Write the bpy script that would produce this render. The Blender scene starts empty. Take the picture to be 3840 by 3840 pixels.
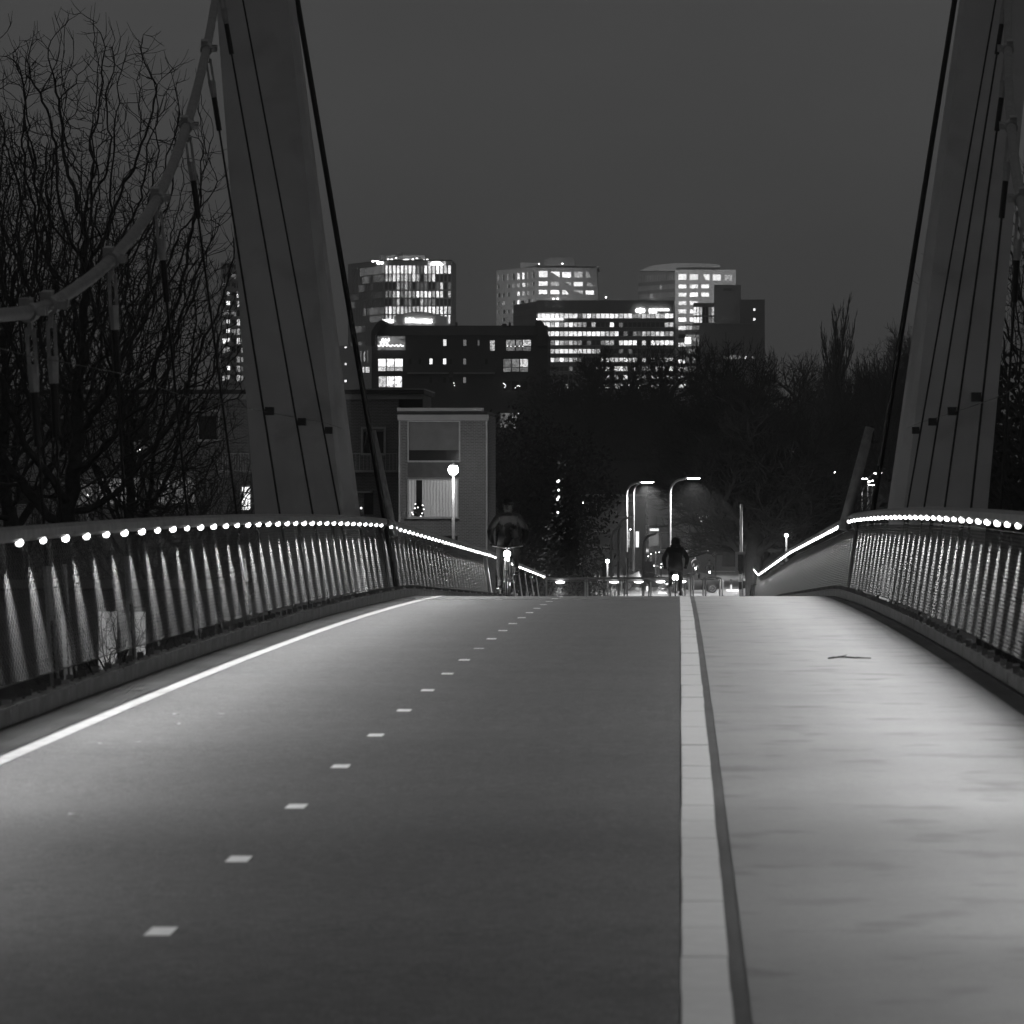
import bpy, math, random
import numpy as np
from mathutils import Vector, Matrix, Euler

# ------------------------------------------------------------------ camera, sky, exposure
FPX = 16667.0            # focal length in pixels of the 3840 px frame
VX, VY = 2550.0, 1800.0  # where the bridge axis and the eye level meet the frame
EYE = 8.2                # eye height above street level
S = bpy.context.scene
cam_d = bpy.data.cameras.new("camera")
cam = bpy.data.objects.new("camera", cam_d)
S.collection.objects.link(cam)
cam.location = (0, 0, EYE)
cam.rotation_euler = (math.radians(90), 0, 0)
cam_d.sensor_width = 36
cam_d.lens = 36 * FPX / 3840
cam_d.shift_x = -(VX - 1920) / 3840
cam_d.shift_y = -(1920 - VY) / 3840
cam_d.clip_start = 0.5
cam_d.clip_end = 12000
cam_d.dof.use_dof = True
cam_d.dof.focus_distance = 150
cam_d.dof.aperture_fstop = 8
S.camera = cam

W = bpy.data.worlds.new("World")
S.world = W
W.use_nodes = True
nt = W.node_tree
sky = nt.nodes.new("ShaderNodeTexSky")
sky.sky_type = 'NISHITA'
sky.sun_disc = False
sky.sun_elevation = math.radians(1.0)
sky.sun_rotation = math.radians(180)
sky.air_density = 1.0
sky.dust_density = 4.0
bw = nt.nodes.new("ShaderNodeRGBToBW")
hsv = nt.nodes.new("ShaderNodeMix")
hsv.data_type = 'RGBA'
hsv.inputs[0].default_value = 0.88           # cloud deck lit by the town, with a little of the dusk sky left
hsv.inputs[7].default_value = (0.55, 0.55, 0.55, 1)
bg = nt.nodes["Background"]
nt.links.new(sky.outputs[0], bw.inputs[0])
nt.links.new(bw.outputs[0], hsv.inputs[6])
wtc = nt.nodes.new("ShaderNodeTexCoord"); wno = nt.nodes.new("ShaderNodeTexNoise")     # faint unevenness of the cloud deck
wno.inputs["Scale"].default_value = 9.0; wno.inputs["Detail"].default_value = 4.0
wmp = nt.nodes.new("ShaderNodeMapping"); wmp.inputs["Scale"].default_value = (1, 1, 2.2)
nt.links.new(wtc.outputs["Generated"], wmp.inputs[0]); nt.links.new(wmp.outputs[0], wno.inputs["Vector"])
wmr = nt.nodes.new("ShaderNodeMapRange"); wmr.inputs["From Min"].default_value = .3; wmr.inputs["From Max"].default_value = .7
wmr.inputs["To Min"].default_value = .94; wmr.inputs["To Max"].default_value = 1.06
nt.links.new(wno.outputs["Fac"], wmr.inputs["Value"])
wmu = nt.nodes.new("ShaderNodeVectorMath"); wmu.operation = 'SCALE'
nt.links.new(hsv.outputs[2], wmu.inputs[0]); nt.links.new(wmr.outputs[0], wmu.inputs["Scale"])
nt.links.new(wmu.outputs[0], bg.inputs[0])
bg.inputs[1].default_value = 0.122

S.view_settings.view_transform = 'Standard'
S.view_settings.look = 'None'
S.view_settings.exposure = 0
S.view_settings.gamma = 1
S.render.engine = 'CYCLES'
S.cycles.use_denoising = True
S.cycles.max_bounces = 4
S.cycles.use_adaptive_sampling = True
S.cycles.adaptive_threshold = 0.05
S.cycles.adaptive_min_samples = 24
S.cycles.diffuse_bounces = 2
S.cycles.transparent_max_bounces = 8
S.cycles.sample_clamp_indirect = 2.0
S.cycles.use_light_tree = True

# ------------------------------------------------------------------ helpers
R = random.Random(7)
COL = S.collection
BASE = {}


def px(x, y, d):
    """Point seen at photograph pixel (x, y) when it stands d metres away."""
    return Vector(((x - VX) * d / FPX, d, EYE + (VY - y) * d / FPX))


def tag(o, label=None, cat=None, group=None, kind=None):
    if label: o["label"] = label
    if cat: o["category"] = cat
    if group: o["group"] = group
    if kind: o["kind"] = kind
    return o


def empty(name, loc, label, cat, group=None, rz=0):
    o = bpy.data.objects.new(name, None)
    COL.objects.link(o)
    o.location = loc
    o.rotation_euler = (0, 0, rz)
    o.empty_display_size = 0.3
    BASE[o] = Vector(loc)
    return tag(o, label, cat, group)


def link(name, me, parent=None, loc=(0, 0, 0), rot=None, scale=None):
    """Link a mesh; loc is in world space, parents are never scaled."""
    o = bpy.data.objects.new(name, me)
    COL.objects.link(o)
    loc = Vector(loc)
    if parent is not None:
        o.parent = parent
        o.location = loc - BASE[parent]
    else:
        o.location = loc
    if rot is not None: o.rotation_euler = rot
    if scale is not None: o.scale = scale
    BASE[o] = loc
    return o


class MB:
    def __init__(s):
        s.v = []; s.f = []; s.m = []

    def quad(s, a, b, c, d, mi=0):
        n = len(s.v); s.v += [tuple(a), tuple(b), tuple(c), tuple(d)]
        s.f.append((n, n + 1, n + 2, n + 3)); s.m.append(mi); return s

    def box(s, c, d, rot=None, mi=0):
        c = Vector(c); hx, hy, hz = d[0] / 2, d[1] / 2, d[2] / 2
        n = len(s.v)
        for x, y, z in ((-hx, -hy, -hz), (hx, -hy, -hz), (hx, hy, -hz), (-hx, hy, -hz),
                        (-hx, -hy, hz), (hx, -hy, hz), (hx, hy, hz), (-hx, hy, hz)):
            p = Vector((x, y, z))
            if rot is not None: p = rot @ p
            s.v.append(tuple(c + p))
        for f in ((0, 3, 2, 1), (4, 5, 6, 7), (0, 1, 5, 4), (1, 2, 6, 5), (2, 3, 7, 6), (3, 0, 4, 7)):
            s.f.append(tuple(n + i for i in f)); s.m.append(mi)
        return s

    def bb(s, x0, y0, z0, x1, y1, z1, mi=0):
        return s.box(((x0 + x1) / 2, (y0 + y1) / 2, (z0 + z1) / 2), (abs(x1 - x0), abs(y1 - y0), abs(z1 - z0)), None, mi)

    def tube(s, pts, rad, n=6, cap=True, mi=0, sy=1.0):
        pts = [Vector(p) for p in pts]
        if not isinstance(rad, (list, tuple)): rad = [rad] * len(pts)
        st = len(s.v)
        t0 = (pts[1] - pts[0]).normalized()
        u = t0.orthogonal().normalized()
        for i, p in enumerate(pts):
            a = pts[max(0, i - 1)]; b = pts[min(len(pts) - 1, i + 1)]
            t = b - a
            t = t.normalized() if t.length > 1e-9 else t0
            u = u - t * u.dot(t)
            u = u.normalized() if u.length > 1e-6 else t.orthogonal().normalized()
            w = t.cross(u)
            for k in range(n):
                an = 2 * math.pi * k / n
                s.v.append(tuple(p + (u * math.cos(an) + w * math.sin(an) * sy) * rad[i]))
        for i in range(len(pts) - 1):
            for k in range(n):
                a = st + i * n + k; b = st + i * n + (k + 1) % n
                s.f.append((a, b, b + n, a + n)); s.m.append(mi)
        if cap:
            s.f.append(tuple(st + k for k in reversed(range(n)))); s.m.append(mi)
            s.f.append(tuple(st + (len(pts) - 1) * n + k for k in range(n))); s.m.append(mi)
        return s

    def ell(s, c, r, nu=10, nv=6, rot=None, mi=0):
        c = Vector(c); st = len(s.v)
        for j in range(nv + 1):
            th = math.pi * j / nv
            for i in range(nu):
                ph = 2 * math.pi * i / nu
                p = Vector((r[0] * math.sin(th) * math.cos(ph), r[1] * math.sin(th) * math.sin(ph), r[2] * math.cos(th)))
                if rot is not None: p = rot @ p
                s.v.append(tuple(c + p))
        for j in range(nv):
            for i in range(nu):
                a = st + j * nu + i; b = st + j * nu + (i + 1) % nu
                s.f.append((a, a + nu, b + nu, b)); s.m.append(mi)
        return s

    def prism(s, poly, a, b, mi=0):
        """Closed prism: poly is a list of 3D points, swept from offset a to offset b."""
        n = len(s.v); k = len(poly); a = Vector(a); b = Vector(b)
        s.v += [tuple(Vector(p) + a) for p in poly] + [tuple(Vector(p) + b) for p in poly]
        s.f.append(tuple(range(n, n + k))); s.m.append(mi)
        s.f.append(tuple(reversed(range(n + k, n + 2 * k)))); s.m.append(mi)
        for i in range(k):
            j = (i + 1) % k
            s.f.append((n + i, n + k + i, n + k + j, n + j)); s.m.append(mi)
        return s

    def torus(s, c, Rr, r, axis='x', n=28, m=6, mi=0):
        c = Vector(c); st = len(s.v)
        for i in range(n):
            a = 2 * math.pi * i / n
            for j in range(m):
                b = 2 * math.pi * j / m
                q = Rr + r * math.cos(b)
                p = Vector((r * math.sin(b), q * math.cos(a), q * math.sin(a)))
                if axis == 'y': p = Vector((p.y, p.x, p.z))
                s.v.append(tuple(c + p))
        for i in range(n):
            for j in range(m):
                a = st + i * m + j; b = st + i * m + (j + 1) % m
                a2 = st + ((i + 1) % n) * m + j; b2 = st + ((i + 1) % n) * m + (j + 1) % m
                s.f.append((a, a2, b2, b)); s.m.append(mi)
        return s

    def mesh(s, name, mats, smooth=False, off=None):
        if not isinstance(mats, (list, tuple)): mats = [mats]
        v = s.v
        if off is not None:
            ox, oy, oz = off
            v = [(a - ox, b - oy, c - oz) for a, b, c in v]
        me = bpy.data.meshes.new(name)
        me.from_pydata(v, [], s.f)
        for m in mats: me.materials.append(m)
        if len(mats) > 1: me.polygons.foreach_set("material_index", s.m)
        if smooth: me.polygons.foreach_set("use_smooth", [True] * len(me.polygons))
        me.update()
        return me

    def obj(s, name, mats, parent=None, base=None, smooth=False):
        """World-space mesh -> object; its origin is base (or the parent's)."""
        if base is None: base = BASE[parent] if parent is not None else Vector((0, 0, 0))
        return link(name, s.mesh(name, mats, smooth, base), parent, base)


# ------------------------------------------------------------------ materials (black and white photograph: greys)
MAT = {}


def mat(name, v, rough=0.7, metal=0.0, var=0.25, scale=3.0, bump=0.0, bscale=40.0, stain=0.0, sscale=0.6, coord="Object", spec=0.5):
    if name in MAT: return MAT[name]
    m = bpy.data.materials.new(name); m.use_nodes = True
    t = m.node_tree; n = t.nodes; p = n["Principled BSDF"]
    p.inputs["Roughness"].default_value = rough
    p.inputs["Metallic"].default_value = metal
    p.inputs["Specular IOR Level"].default_value = spec
    tc = n.new("ShaderNodeTexCoord")
    no = n.new("ShaderNodeTexNoise"); no.inputs["Scale"].default_value = scale; no.inputs["Detail"].default_value = 6
    t.links.new(tc.outputs[coord], no.inputs["Vector"])
    mr = n.new("ShaderNodeMapRange")
    mr.inputs["From Min"].default_value = 0.3; mr.inputs["From Max"].default_value = 0.7
    mr.inputs["To Min"].default_value = v * (1 - var); mr.inputs["To Max"].default_value = v * (1 + var)
    t.links.new(no.outputs["Fac"], mr.inputs["Value"])
    out = mr.outputs[0]
    if stain > 0:
        n2 = n.new("ShaderNodeTexNoise"); n2.inputs["Scale"].default_value = sscale; n2.inputs["Detail"].default_value = 5
        n2.inputs["Distortion"].default_value = 0.6
        t.links.new(tc.outputs[coord], n2.inputs["Vector"])
        m2 = n.new("ShaderNodeMapRange")
        m2.inputs["From Min"].default_value = 0.54; m2.inputs["From Max"].default_value = 0.68
        m2.inputs["To Min"].default_value = 1.0; m2.inputs["To Max"].default_value = 1 - stain
        t.links.new(n2.outputs["Fac"], m2.inputs["Value"])
        mu = n.new("ShaderNodeMath"); mu.operation = 'MULTIPLY'
        t.links.new(out, mu.inputs[0]); t.links.new(m2.outputs[0], mu.inputs[1]); out = mu.outputs[0]
    cc = n.new("ShaderNodeCombineColor")
    for i in range(3): t.links.new(out, cc.inputs[i])
    t.links.new(cc.outputs[0], p.inputs["Base Color"])
    if bump > 0:
        n3 = n.new("ShaderNodeTexNoise"); n3.inputs["Scale"].default_value = bscale; n3.inputs["Detail"].default_value = 4
        t.links.new(tc.outputs[coord], n3.inputs["Vector"])
        b = n.new("ShaderNodeBump"); b.inputs["Strength"].default_value = bump; b.inputs["Distance"].default_value = 0.02
        t.links.new(n3.outputs["Fac"], b.inputs["Height"]); t.links.new(b.outputs[0], p.inputs["Normal"])
    MAT[name] = m
    return m


def brick(name, v, vm, sc=1.0):
    m = bpy.data.materials.new(name); m.use_nodes = True
    t = m.node_tree; n = t.nodes; p = n["Principled BSDF"]; p.inputs["Roughness"].default_value = 0.85
    tc = n.new("ShaderNodeTexCoord"); sp = n.new("ShaderNodeSeparateXYZ"); cb = n.new("ShaderNodeCombineXYZ")
    ad = n.new("ShaderNodeMath"); ad.operation = 'ADD'
    t.links.new(tc.outputs["Object"], sp.inputs[0])
    t.links.new(sp.outputs[0], ad.inputs[0]); t.links.new(sp.outputs[1], ad.inputs[1])
    t.links.new(ad.outputs[0], cb.inputs[0]); t.links.new(sp.outputs[2], cb.inputs[1])
    b = n.new("ShaderNodeTexBrick")
    b.inputs["Color1"].default_value = (v, v, v, 1); b.inputs["Color2"].default_value = (v * .7, v * .7, v * .7, 1)
    b.inputs["Mortar"].default_value = (vm, vm, vm, 1)
    b.inputs["Scale"].default_value = 1.0
    b.inputs["Brick Width"].default_value = 0.22 * sc; b.inputs["Row Height"].default_value = 0.075 * sc
    b.inputs["Mortar Size"].default_value = 0.012 * sc
    t.links.new(cb.outputs[0], b.inputs["Vector"]); t.links.new(b.outputs[0], p.inputs["Base Color"])
    bu = n.new("ShaderNodeBump"); bu.inputs["Strength"].default_value = 0.5; bu.inputs["Distance"].default_value = 0.01
    bu.invert = True
    t.links.new(b.outputs["Fac"], bu.inputs["Height"]); t.links.new(bu.outputs[0], p.inputs["Normal"])
    MAT[name] = m
    return m


def glow(name, st, var=0.0, kind=None, sc=4.0, lo=0.25, sample=False):
    """A lit thing: lamp glass, sign or the inside of a lit room behind its pane."""
    if name in MAT: return MAT[name]
    m = bpy.data.materials.new(name); m.use_nodes = True
    t = m.node_tree; n = t.nodes; p = n["Principled BSDF"]
    p.inputs["Base Color"].default_value = (.2, .2, .2, 1); p.inputs["Roughness"].default_value = 0.3
    p.inputs["Emission Color"].default_value = (1, 1, 1, 1)
    p.inputs["Emission Strength"].default_value = st
    val = None
    if kind:
        tc = n.new("ShaderNodeTexCoord")
        oi = n.new("ShaderNodeObjectInfo")
        va = n.new("ShaderNodeVectorMath"); va.operation = 'ADD'
        sc3 = n.new("ShaderNodeMath"); sc3.operation = 'MULTIPLY'; sc3.inputs[1].default_value = 37.0
        t.links.new(oi.outputs["Random"], sc3.inputs[0])
        t.links.new(tc.outputs["Generated"], va.inputs[0]); t.links.new(sc3.outputs[0], va.inputs[1])
        if kind == "room":
            x = n.new("ShaderNodeTexVoronoi"); x.inputs["Scale"].default_value = sc; x.distance = 'CHEBYCHEV'
            t.links.new(va.outputs[0], x.inputs["Vector"]); src = x.outputs["Color"]
            b2 = n.new("ShaderNodeRGBToBW"); t.links.new(src, b2.inputs[0]); src = b2.outputs[0]
        else:
            x = n.new("ShaderNodeTexWave"); x.wave_type = 'BANDS'; x.bands_direction = 'X'
            x.inputs["Scale"].default_value = sc; x.inputs["Distortion"].default_value = 2.5; x.inputs["Detail"].default_value = 3
            t.links.new(va.outputs[0], x.inputs["Vector"]); src = x.outputs["Fac"]
        mr = n.new("ShaderNodeMapRange"); mr.inputs["From Min"].default_value = 0.15; mr.inputs["From Max"].default_value = 0.8
        mr.inputs["To Min"].default_value = st * lo; mr.inputs["To Max"].default_value = st
        t.links.new(src, mr.inputs["Value"])
        mr2 = n.new("ShaderNodeMapRange"); mr2.inputs["To Min"].default_value = 1 - var; mr2.inputs["To Max"].default_value = 1 + var
        t.links.new(oi.outputs["Random"], mr2.inputs["Value"])
        mu = n.new("ShaderNodeMath"); mu.operation = 'MULTIPLY'
        t.links.new(mr.outputs[0], mu.inputs[0]); t.links.new(mr2.outputs[0], mu.inputs[1])
        t.links.new(mu.outputs[0], p.inputs["Emission Strength"])
    if not sample: m.cycles.emission_sampling = 'NONE'
    MAT[name] = m
    return m


def deck_mat(name, v, var, stain, sscale, stretch, rough, spec, grain):
    """Paving: fine aggregate grain, broad patches and worn or damp stains."""
    m = bpy.data.materials.new(name); m.use_nodes = True
    t = m.node_tree; n = t.nodes; p = n["Principled BSDF"]
    p.inputs["Specular IOR Level"].default_value = spec
    tc = n.new("ShaderNodeTexCoord")

    def noise(scale, detail, vec, dist=0.0):
        x = n.new("ShaderNodeTexNoise"); x.inputs["Scale"].default_value = scale; x.inputs["Detail"].default_value = detail
        x.inputs["Distortion"].default_value = dist
        t.links.new(vec, x.inputs["Vector"]); return x.outputs["Fac"]

    def rng(src, a, b, c, d):
        x = n.new("ShaderNodeMapRange")
        for k, q in zip(("From Min", "From Max", "To Min", "To Max"), (a, b, c, d)): x.inputs[k].default_value = q
        t.links.new(src, x.inputs["Value"]); return x.outputs[0]

    def mul(a, b):
        x = n.new("ShaderNodeMath"); x.operation = 'MULTIPLY'
        t.links.new(a, x.inputs[0]); t.links.new(b, x.inputs[1]); return x.outputs[0]
    mp = n.new("ShaderNodeMapping"); mp.inputs["Scale"].default_value = stretch
    t.links.new(tc.outputs["Object"], mp.inputs["Vector"])
    mp2 = n.new("ShaderNodeMapping"); mp2.inputs["Scale"].default_value = (5.0, .06, 1)      # wear along the lanes
    t.links.new(tc.outputs["Object"], mp2.inputs["Vector"])
    c = rng(noise(0.9, 2, tc.outputs["Object"]), .3, .7, v * (1 - var), v * (1 + var))
    c = mul(c, rng(noise(90, 2, tc.outputs["Object"]), .3, .7, 1 - grain, 1 + grain))
    c = mul(c, rng(noise(14, 3, tc.outputs["Object"]), .3, .7, 1 - grain * .3, 1 + grain * .3))
    c = mul(c, rng(noise(1.0, 3, mp2.outputs[0]), .3, .7, .975, 1.025))
    st = noise(sscale, 2, mp.outputs[0], 0.0)
    c = mul(c, rng(st, .56, .80, 1.0, 1 - stain))
    cc = n.new("ShaderNodeCombineColor")
    for i in range(3): t.links.new(c, cc.inputs[i])
    t.links.new(cc.outputs[0], p.inputs["Base Color"])
    p.inputs["Roughness"].default_value = rough
    b = n.new("ShaderNodeBump"); b.inputs["Strength"].default_value = 0.35; b.inputs["Distance"].default_value = 0.004
    t.links.new(noise(160, 2, tc.outputs["Object"]), b.inputs["Height"]); t.links.new(b.outputs[0], p.inputs["Normal"])
    MAT[name] = m
    return m


ASPHALT = deck_mat("path_asphalt", 0.125, 0.06, 0.10, 1.6, (1, .6, 1), 0.75, 0.35, 0.6)
FOOT = deck_mat("footpath_surface", 0.31, 0.06, 0.36, 2.0, (1, .9, 1), 0.9, 0.15, 0.10)
SEAM = deck_mat("seam_asphalt", 0.12, 0.15, 0.2, 1.5, (1, 1, 1), 0.65, 0.4, 0.2)
PAINT = mat("road_paint", 0.42, 0.75, 0, 0.10, 6.0, 0.15, 120, 0.25, 5.0, spec=.2)
DASHP = mat("dash_paint", 0.85, 0.75, 0, 0.08, 6.0, 0.1, 120, 0.2, 9.0, spec=.2)
KERBC = mat("kerb_concrete", 0.62, 0.75, 0, 0.08, 5.0, 0.1, 90, 0.15, 2.0)
STEEL = mat("galvanised_steel", 0.34, 0.5, 0.55, 0.2, 8.0)
STEELD = mat("weathered_edge_steel", 0.105, 0.6, 0.3, 0.35, 5.0, 0.1, 30, 0.4, 3.0)
PALE = mat("pale_steel_post", 0.62, 0.45, 0.3, 0.1, 4.0)
NET = mat("stainless_net_wire", 0.16, 0.6, 0.0, 0.1, 20.0)
PYLON = mat("pylon_paint", 0.52, 0.6, 0.0, 0.09, 1.2, 0, 40, 0.18, 0.9)
CABLE = mat("main_cable_sheath", 0.27, 0.55, 0.1, 0.15, 6.0)
BLACK = mat("black_cable", 0.022, 0.5, 0.2, 0.2, 6.0)
FITTING = mat("cast_fitting", 0.36, 0.5, 0.4, 0.2, 8.0)
DARKST = mat("dark_steel", 0.05, 0.5, 0.4, 0.2, 8.0)
LED = glow("led_lens", 7.0)
BARK = mat("bark", 0.045, 0.9, 0, 0.3, 6.0)
BARKG = mat("grey_bark", 0.075, 0.9, 0, 0.3, 6.0)
LEAF = mat("evergreen_leaf", 0.035, 0.8, 0, 0.4, 2.0)
GRASS = mat("grass_ground", 0.05, 0.95, 0, 0.4, 0.3, 0.4, 8)
WATER = mat("canal_water", 0.012, 0.12, 0, 0.2, 0.5, 0.25, 1.2)
STREET = mat("street_asphalt", 0.075, 0.7, 0, 0.25, 0.4, 0, 40, 0.25, 0.15)
SLAB = mat("deck_concrete", 0.22, 0.8, 0, 0.2, 1.0)

# ------------------------------------------------------------------ the ground, canal and streets
def sheet(name, x0, y0, x1, y1, z, m, kind="structure", parent=None):
    b = MB().quad((x0, y0, z), (x1, y0, z), (x1, y1, z), (x0, y1, z))
    o = b.obj(name, m, parent, None if parent else Vector(((x0 + x1) / 2, (y0 + y1) / 2, z)))
    if parent is None: tag(o, kind=kind)
    return o


g = MB()
g.quad((-4000, 62, 0), (4000, 62, 0), (4000, 9000, 0), (-4000, 9000, 0))
g.quad((-4000, 62, -4), (4000, 62, -4), (4000, 62, 0), (-4000, 62, 0))
g.quad((-4000, -3000, 0), (4000, -3000, 0), (4000, -30, 0), (-4000, -30, 0))
tag(g.obj("ground", GRASS), kind="structure")
sheet("canal_water", -3000, -30, 3000, 62, -2.2, WATER)
street = sheet("street", -200, 300, 260, 335, 0.03, STREET)
avenue = sheet("road", -9, 335.02, 26, 900, 0.034, STREET)
for i, (x0, x1, y0, y1) in enumerate(((2468, 2501, 318, 324), (2600, 2634, 374, 379), (2726, 2834, 325, 331), (2660, 2760, 395, 398))):
    sheet("painted_stripe", (x0 - VX) * y0 / FPX, y0, (x1 - VX) * y0 / FPX, y1, 0.046, PAINT, parent=street if y0 < 335 else avenue)
for i in range(9):
    sheet("painted_stripe", 8.2, 345 + i * 12, 8.35, 349 + i * 12, 0.046, PAINT, parent=avenue)

# ------------------------------------------------------------------ the bridge deck
def deck_z(y):
    f = lambda q: EYE - (1.914 - 0.0143 * q + 1.9884e-4 * q * q)
    if y <= 75: return f(y)
    if y <= 116: return f(75) - 0.0293 * (y - 75)
    if y <= 163: return f(75) - 0.0293 * 41 - 0.0339 * (y - 116)
    return f(75) - 0.0293 * 41 - 0.0339 * 47


YS = [-14 + 1.5 * i for i in range(60)] + [75, 75.6] + [77 + 3 * i for i in range(29)] + [163, 176]
XKL, XKR = -4.5, 2.6


def strip(name, x0, x1, dz, m, ys=YS, parent=None):
    b = MB()
    for a, c in zip(ys[:-1], ys[1:]):
        b.quad((x0, a, deck_z(a) + dz), (x1, a, deck_z(a) + dz), (x1, c, deck_z(c) + dz), (x0, c, deck_z(c) + dz))
    # share vertices so the surface shades smoothly
    me = b.mesh(name, m)
    o = link(name, me, parent, BASE[parent] if parent is not None else (0, 0, 0))
    return o


path = strip("cycle_path", XKL, 0.0, 0.0, ASPHALT); tag(path, kind="structure")
foot = strip("footpath", 0.235, XKR, 0.0, FOOT); tag(foot, kind="structure")
strip("seam", 0.155, 0.235, -0.003, SEAM, parent=foot)
strip("edge_line", -4.10, -3.99, 0.004, PAINT, [y for y in YS if y <= 163], parent=path)
KERB_SHADE = deck_mat("kerb_shade_asphalt", 0.055, 0.3, 0.4, 2.0, (1, .3, 1), 0.8, 0.3, 0.2)  # strips below: shade along both kerbs, painted in as darker asphalt
strip("gutter", XKL, -4.135, 0.006, KERB_SHADE, parent=path)
strip("gutter", 2.42, XKR, 0.006, KERB_SHADE, parent=foot)
# slab under the paving
b = MB()
for a, c in zip(YS[:-1], YS[1:]):
    za, zc = deck_z(a), deck_z(c)
    for (x0, z0), (x1, z1) in (((-4.9, -.02), (2.95, -.02)), ((2.95, -.02), (2.2, -.8)), ((2.2, -.8), (-4.1, -.8)), ((-4.1, -.8), (-4.9, -.02))):
        b.quad((x0, a, za + z0), (x1, a, za + z1), (x1, c, zc + z1), (x0, c, zc + z0))
slab = tag(b.obj("bridge_deck", SLAB), kind="structure")
for y in (40, 100, 150):
    w = MB()
    w.bb(-2.6, y - .5, -3.5 if y < 62 else -0.5, 0.8, y + .5, deck_z(y) - .75)
    w.obj("pier", SLAB, slab)
# centre dashes, 0.3 m long every 3 m
dm = MB().quad((-.05, -.15, 0), (.05, -.15, 0), (.05, .15, 0), (-.05, .15, 0)).mesh("dash", DASHP)
for i in range(-2, 42):
    y = 17 + 3 * i
    sl = math.atan((deck_z(y + .1) - deck_z(y - .1)) / .2)
    link("dash", dm, path, (-1.985 - 0.0004 * max(0, y - 30), y, deck_z(y) + 0.0025), (sl, 0, 0), (1, 1 if i != 9 else .5, 1))
# white kerb blocks between cycle path and footpath, one metre each
kb = MB()
kb.bb(-0.004, 0.007, -.1, 0.164, 0.993, 0.002)
km = kb.mesh("kerb_block", KERBC)
for i in range(-4, 156):
    y = 8.28 + 0.985 * i
    sl = math.atan((deck_z(y + .985) - deck_z(y)) / .985)
    link("kerb_block", km, foot, (0.002 + R.uniform(-.003, .003) + 0.012 * math.sin(y * .045), y, deck_z(y) + R.uniform(-.002, .002)), (sl, 0, R.uniform(-.002, .002)), (1, .985, 1))
# expansion joint across the deck
j = MB()
j.bb(XKL + .02, 69.9, deck_z(70) + .003, 0.0, 69.96, deck_z(70) + .009)
j.obj("expansion_joint", STEEL, path)

# ------------------------------------------------------------------ balustrades with LED handrail and steel net
BAY = 2.9
nb = MB()
NR, NC, HT = 30, 44, 1.02
TILT = 0.15


def netpt(u, v):   # u along, v up; the net leans outward (towards -x for the left side)
    return (-TILT * v, u, v)


wr = 0.0024
for r in range(NR):
    for c in range(NC):
        u0 = c * BAY / NC; u1 = u0 + BAY / NC; v0 = r * HT / NR; v1 = v0 + HT / NR
        if (r + c) % 2 == 0: A, B2 = netpt(u0, v0), netpt(u1, v1)
        else: A, B2 = netpt(u0, v1), netpt(u1, v0)
        nb.tube([A, B2], wr, 3, False)
net_L = nb.mesh("net_panel", NET)
nm = MB(); nm.v = [(-a, b_, c_) for a, b_, c_ in nb.v]; nm.f = [tuple(reversed(f)) for f in nb.f]; nm.m = nb.m
net_R = nm.mesh("net_panel", NET)

ledm = MB().ell((0, 0, 0), (.030, .045, .027), 12, 8).mesh("led_light", LED, True)
plate = MB()
plate.bb(-.02, .02, .0, .02, BAY - .02, .15).bb(-.06, .02, .13, .06, BAY - .02, .145)
for q in (.35, 1.1, 1.85, 2.6): plate.bb(-.055, q - .008, .145, .0, q + .008, .20).bb(.0, q + .3, .145, .02, q + .33, .165)
platem = plate.mesh("edge_plate", STEELD)
brk = MB().bb(-.03, -.012, -.0, .05, .012, .17).mesh("bracket", STEEL)


def spot(name, energy, cone, blend, size):
    d = bpy.data.lights.new(name, 'SPOT'); d.energy = energy; d.spot_size = math.radians(cone); d.spot_blend = blend
    d.shadow_soft_size = size
    return d


SP_NET = [spot("led_downlight", 115 * q, 62, 1.0, 0.015) for q in (1.0, .84, 1.08, .92, .45, .62, .72)]


def strip_light(name, energy, length):
    d = bpy.data.lights.new(name, 'AREA'); d.shape = 'RECTANGLE'; d.size = length; d.size_y = 0.06
    d.energy = energy; d.spread = math.radians(76)
    return d


SP_DECK = [strip_light("led_pathlight", 90 * q, 5.75) for q in (.22, .32, .54, .82, 1.0)]
SP_DECK2 = [strip_light("led_footpath_light", 58 * q, 5.75) for q in (.24, .36, .58, .9, 1.0)]


def lamp_child(parent, data, loc, direction):
    o = bpy.data.objects.new(data.name, data); COL.objects.link(o)
    o.parent = parent
    o.location = Vector(loc) - BASE[parent]
    o.rotation_euler = Vector(direction).to_track_quat('-Z', 'Y').to_euler()
    return o


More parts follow.
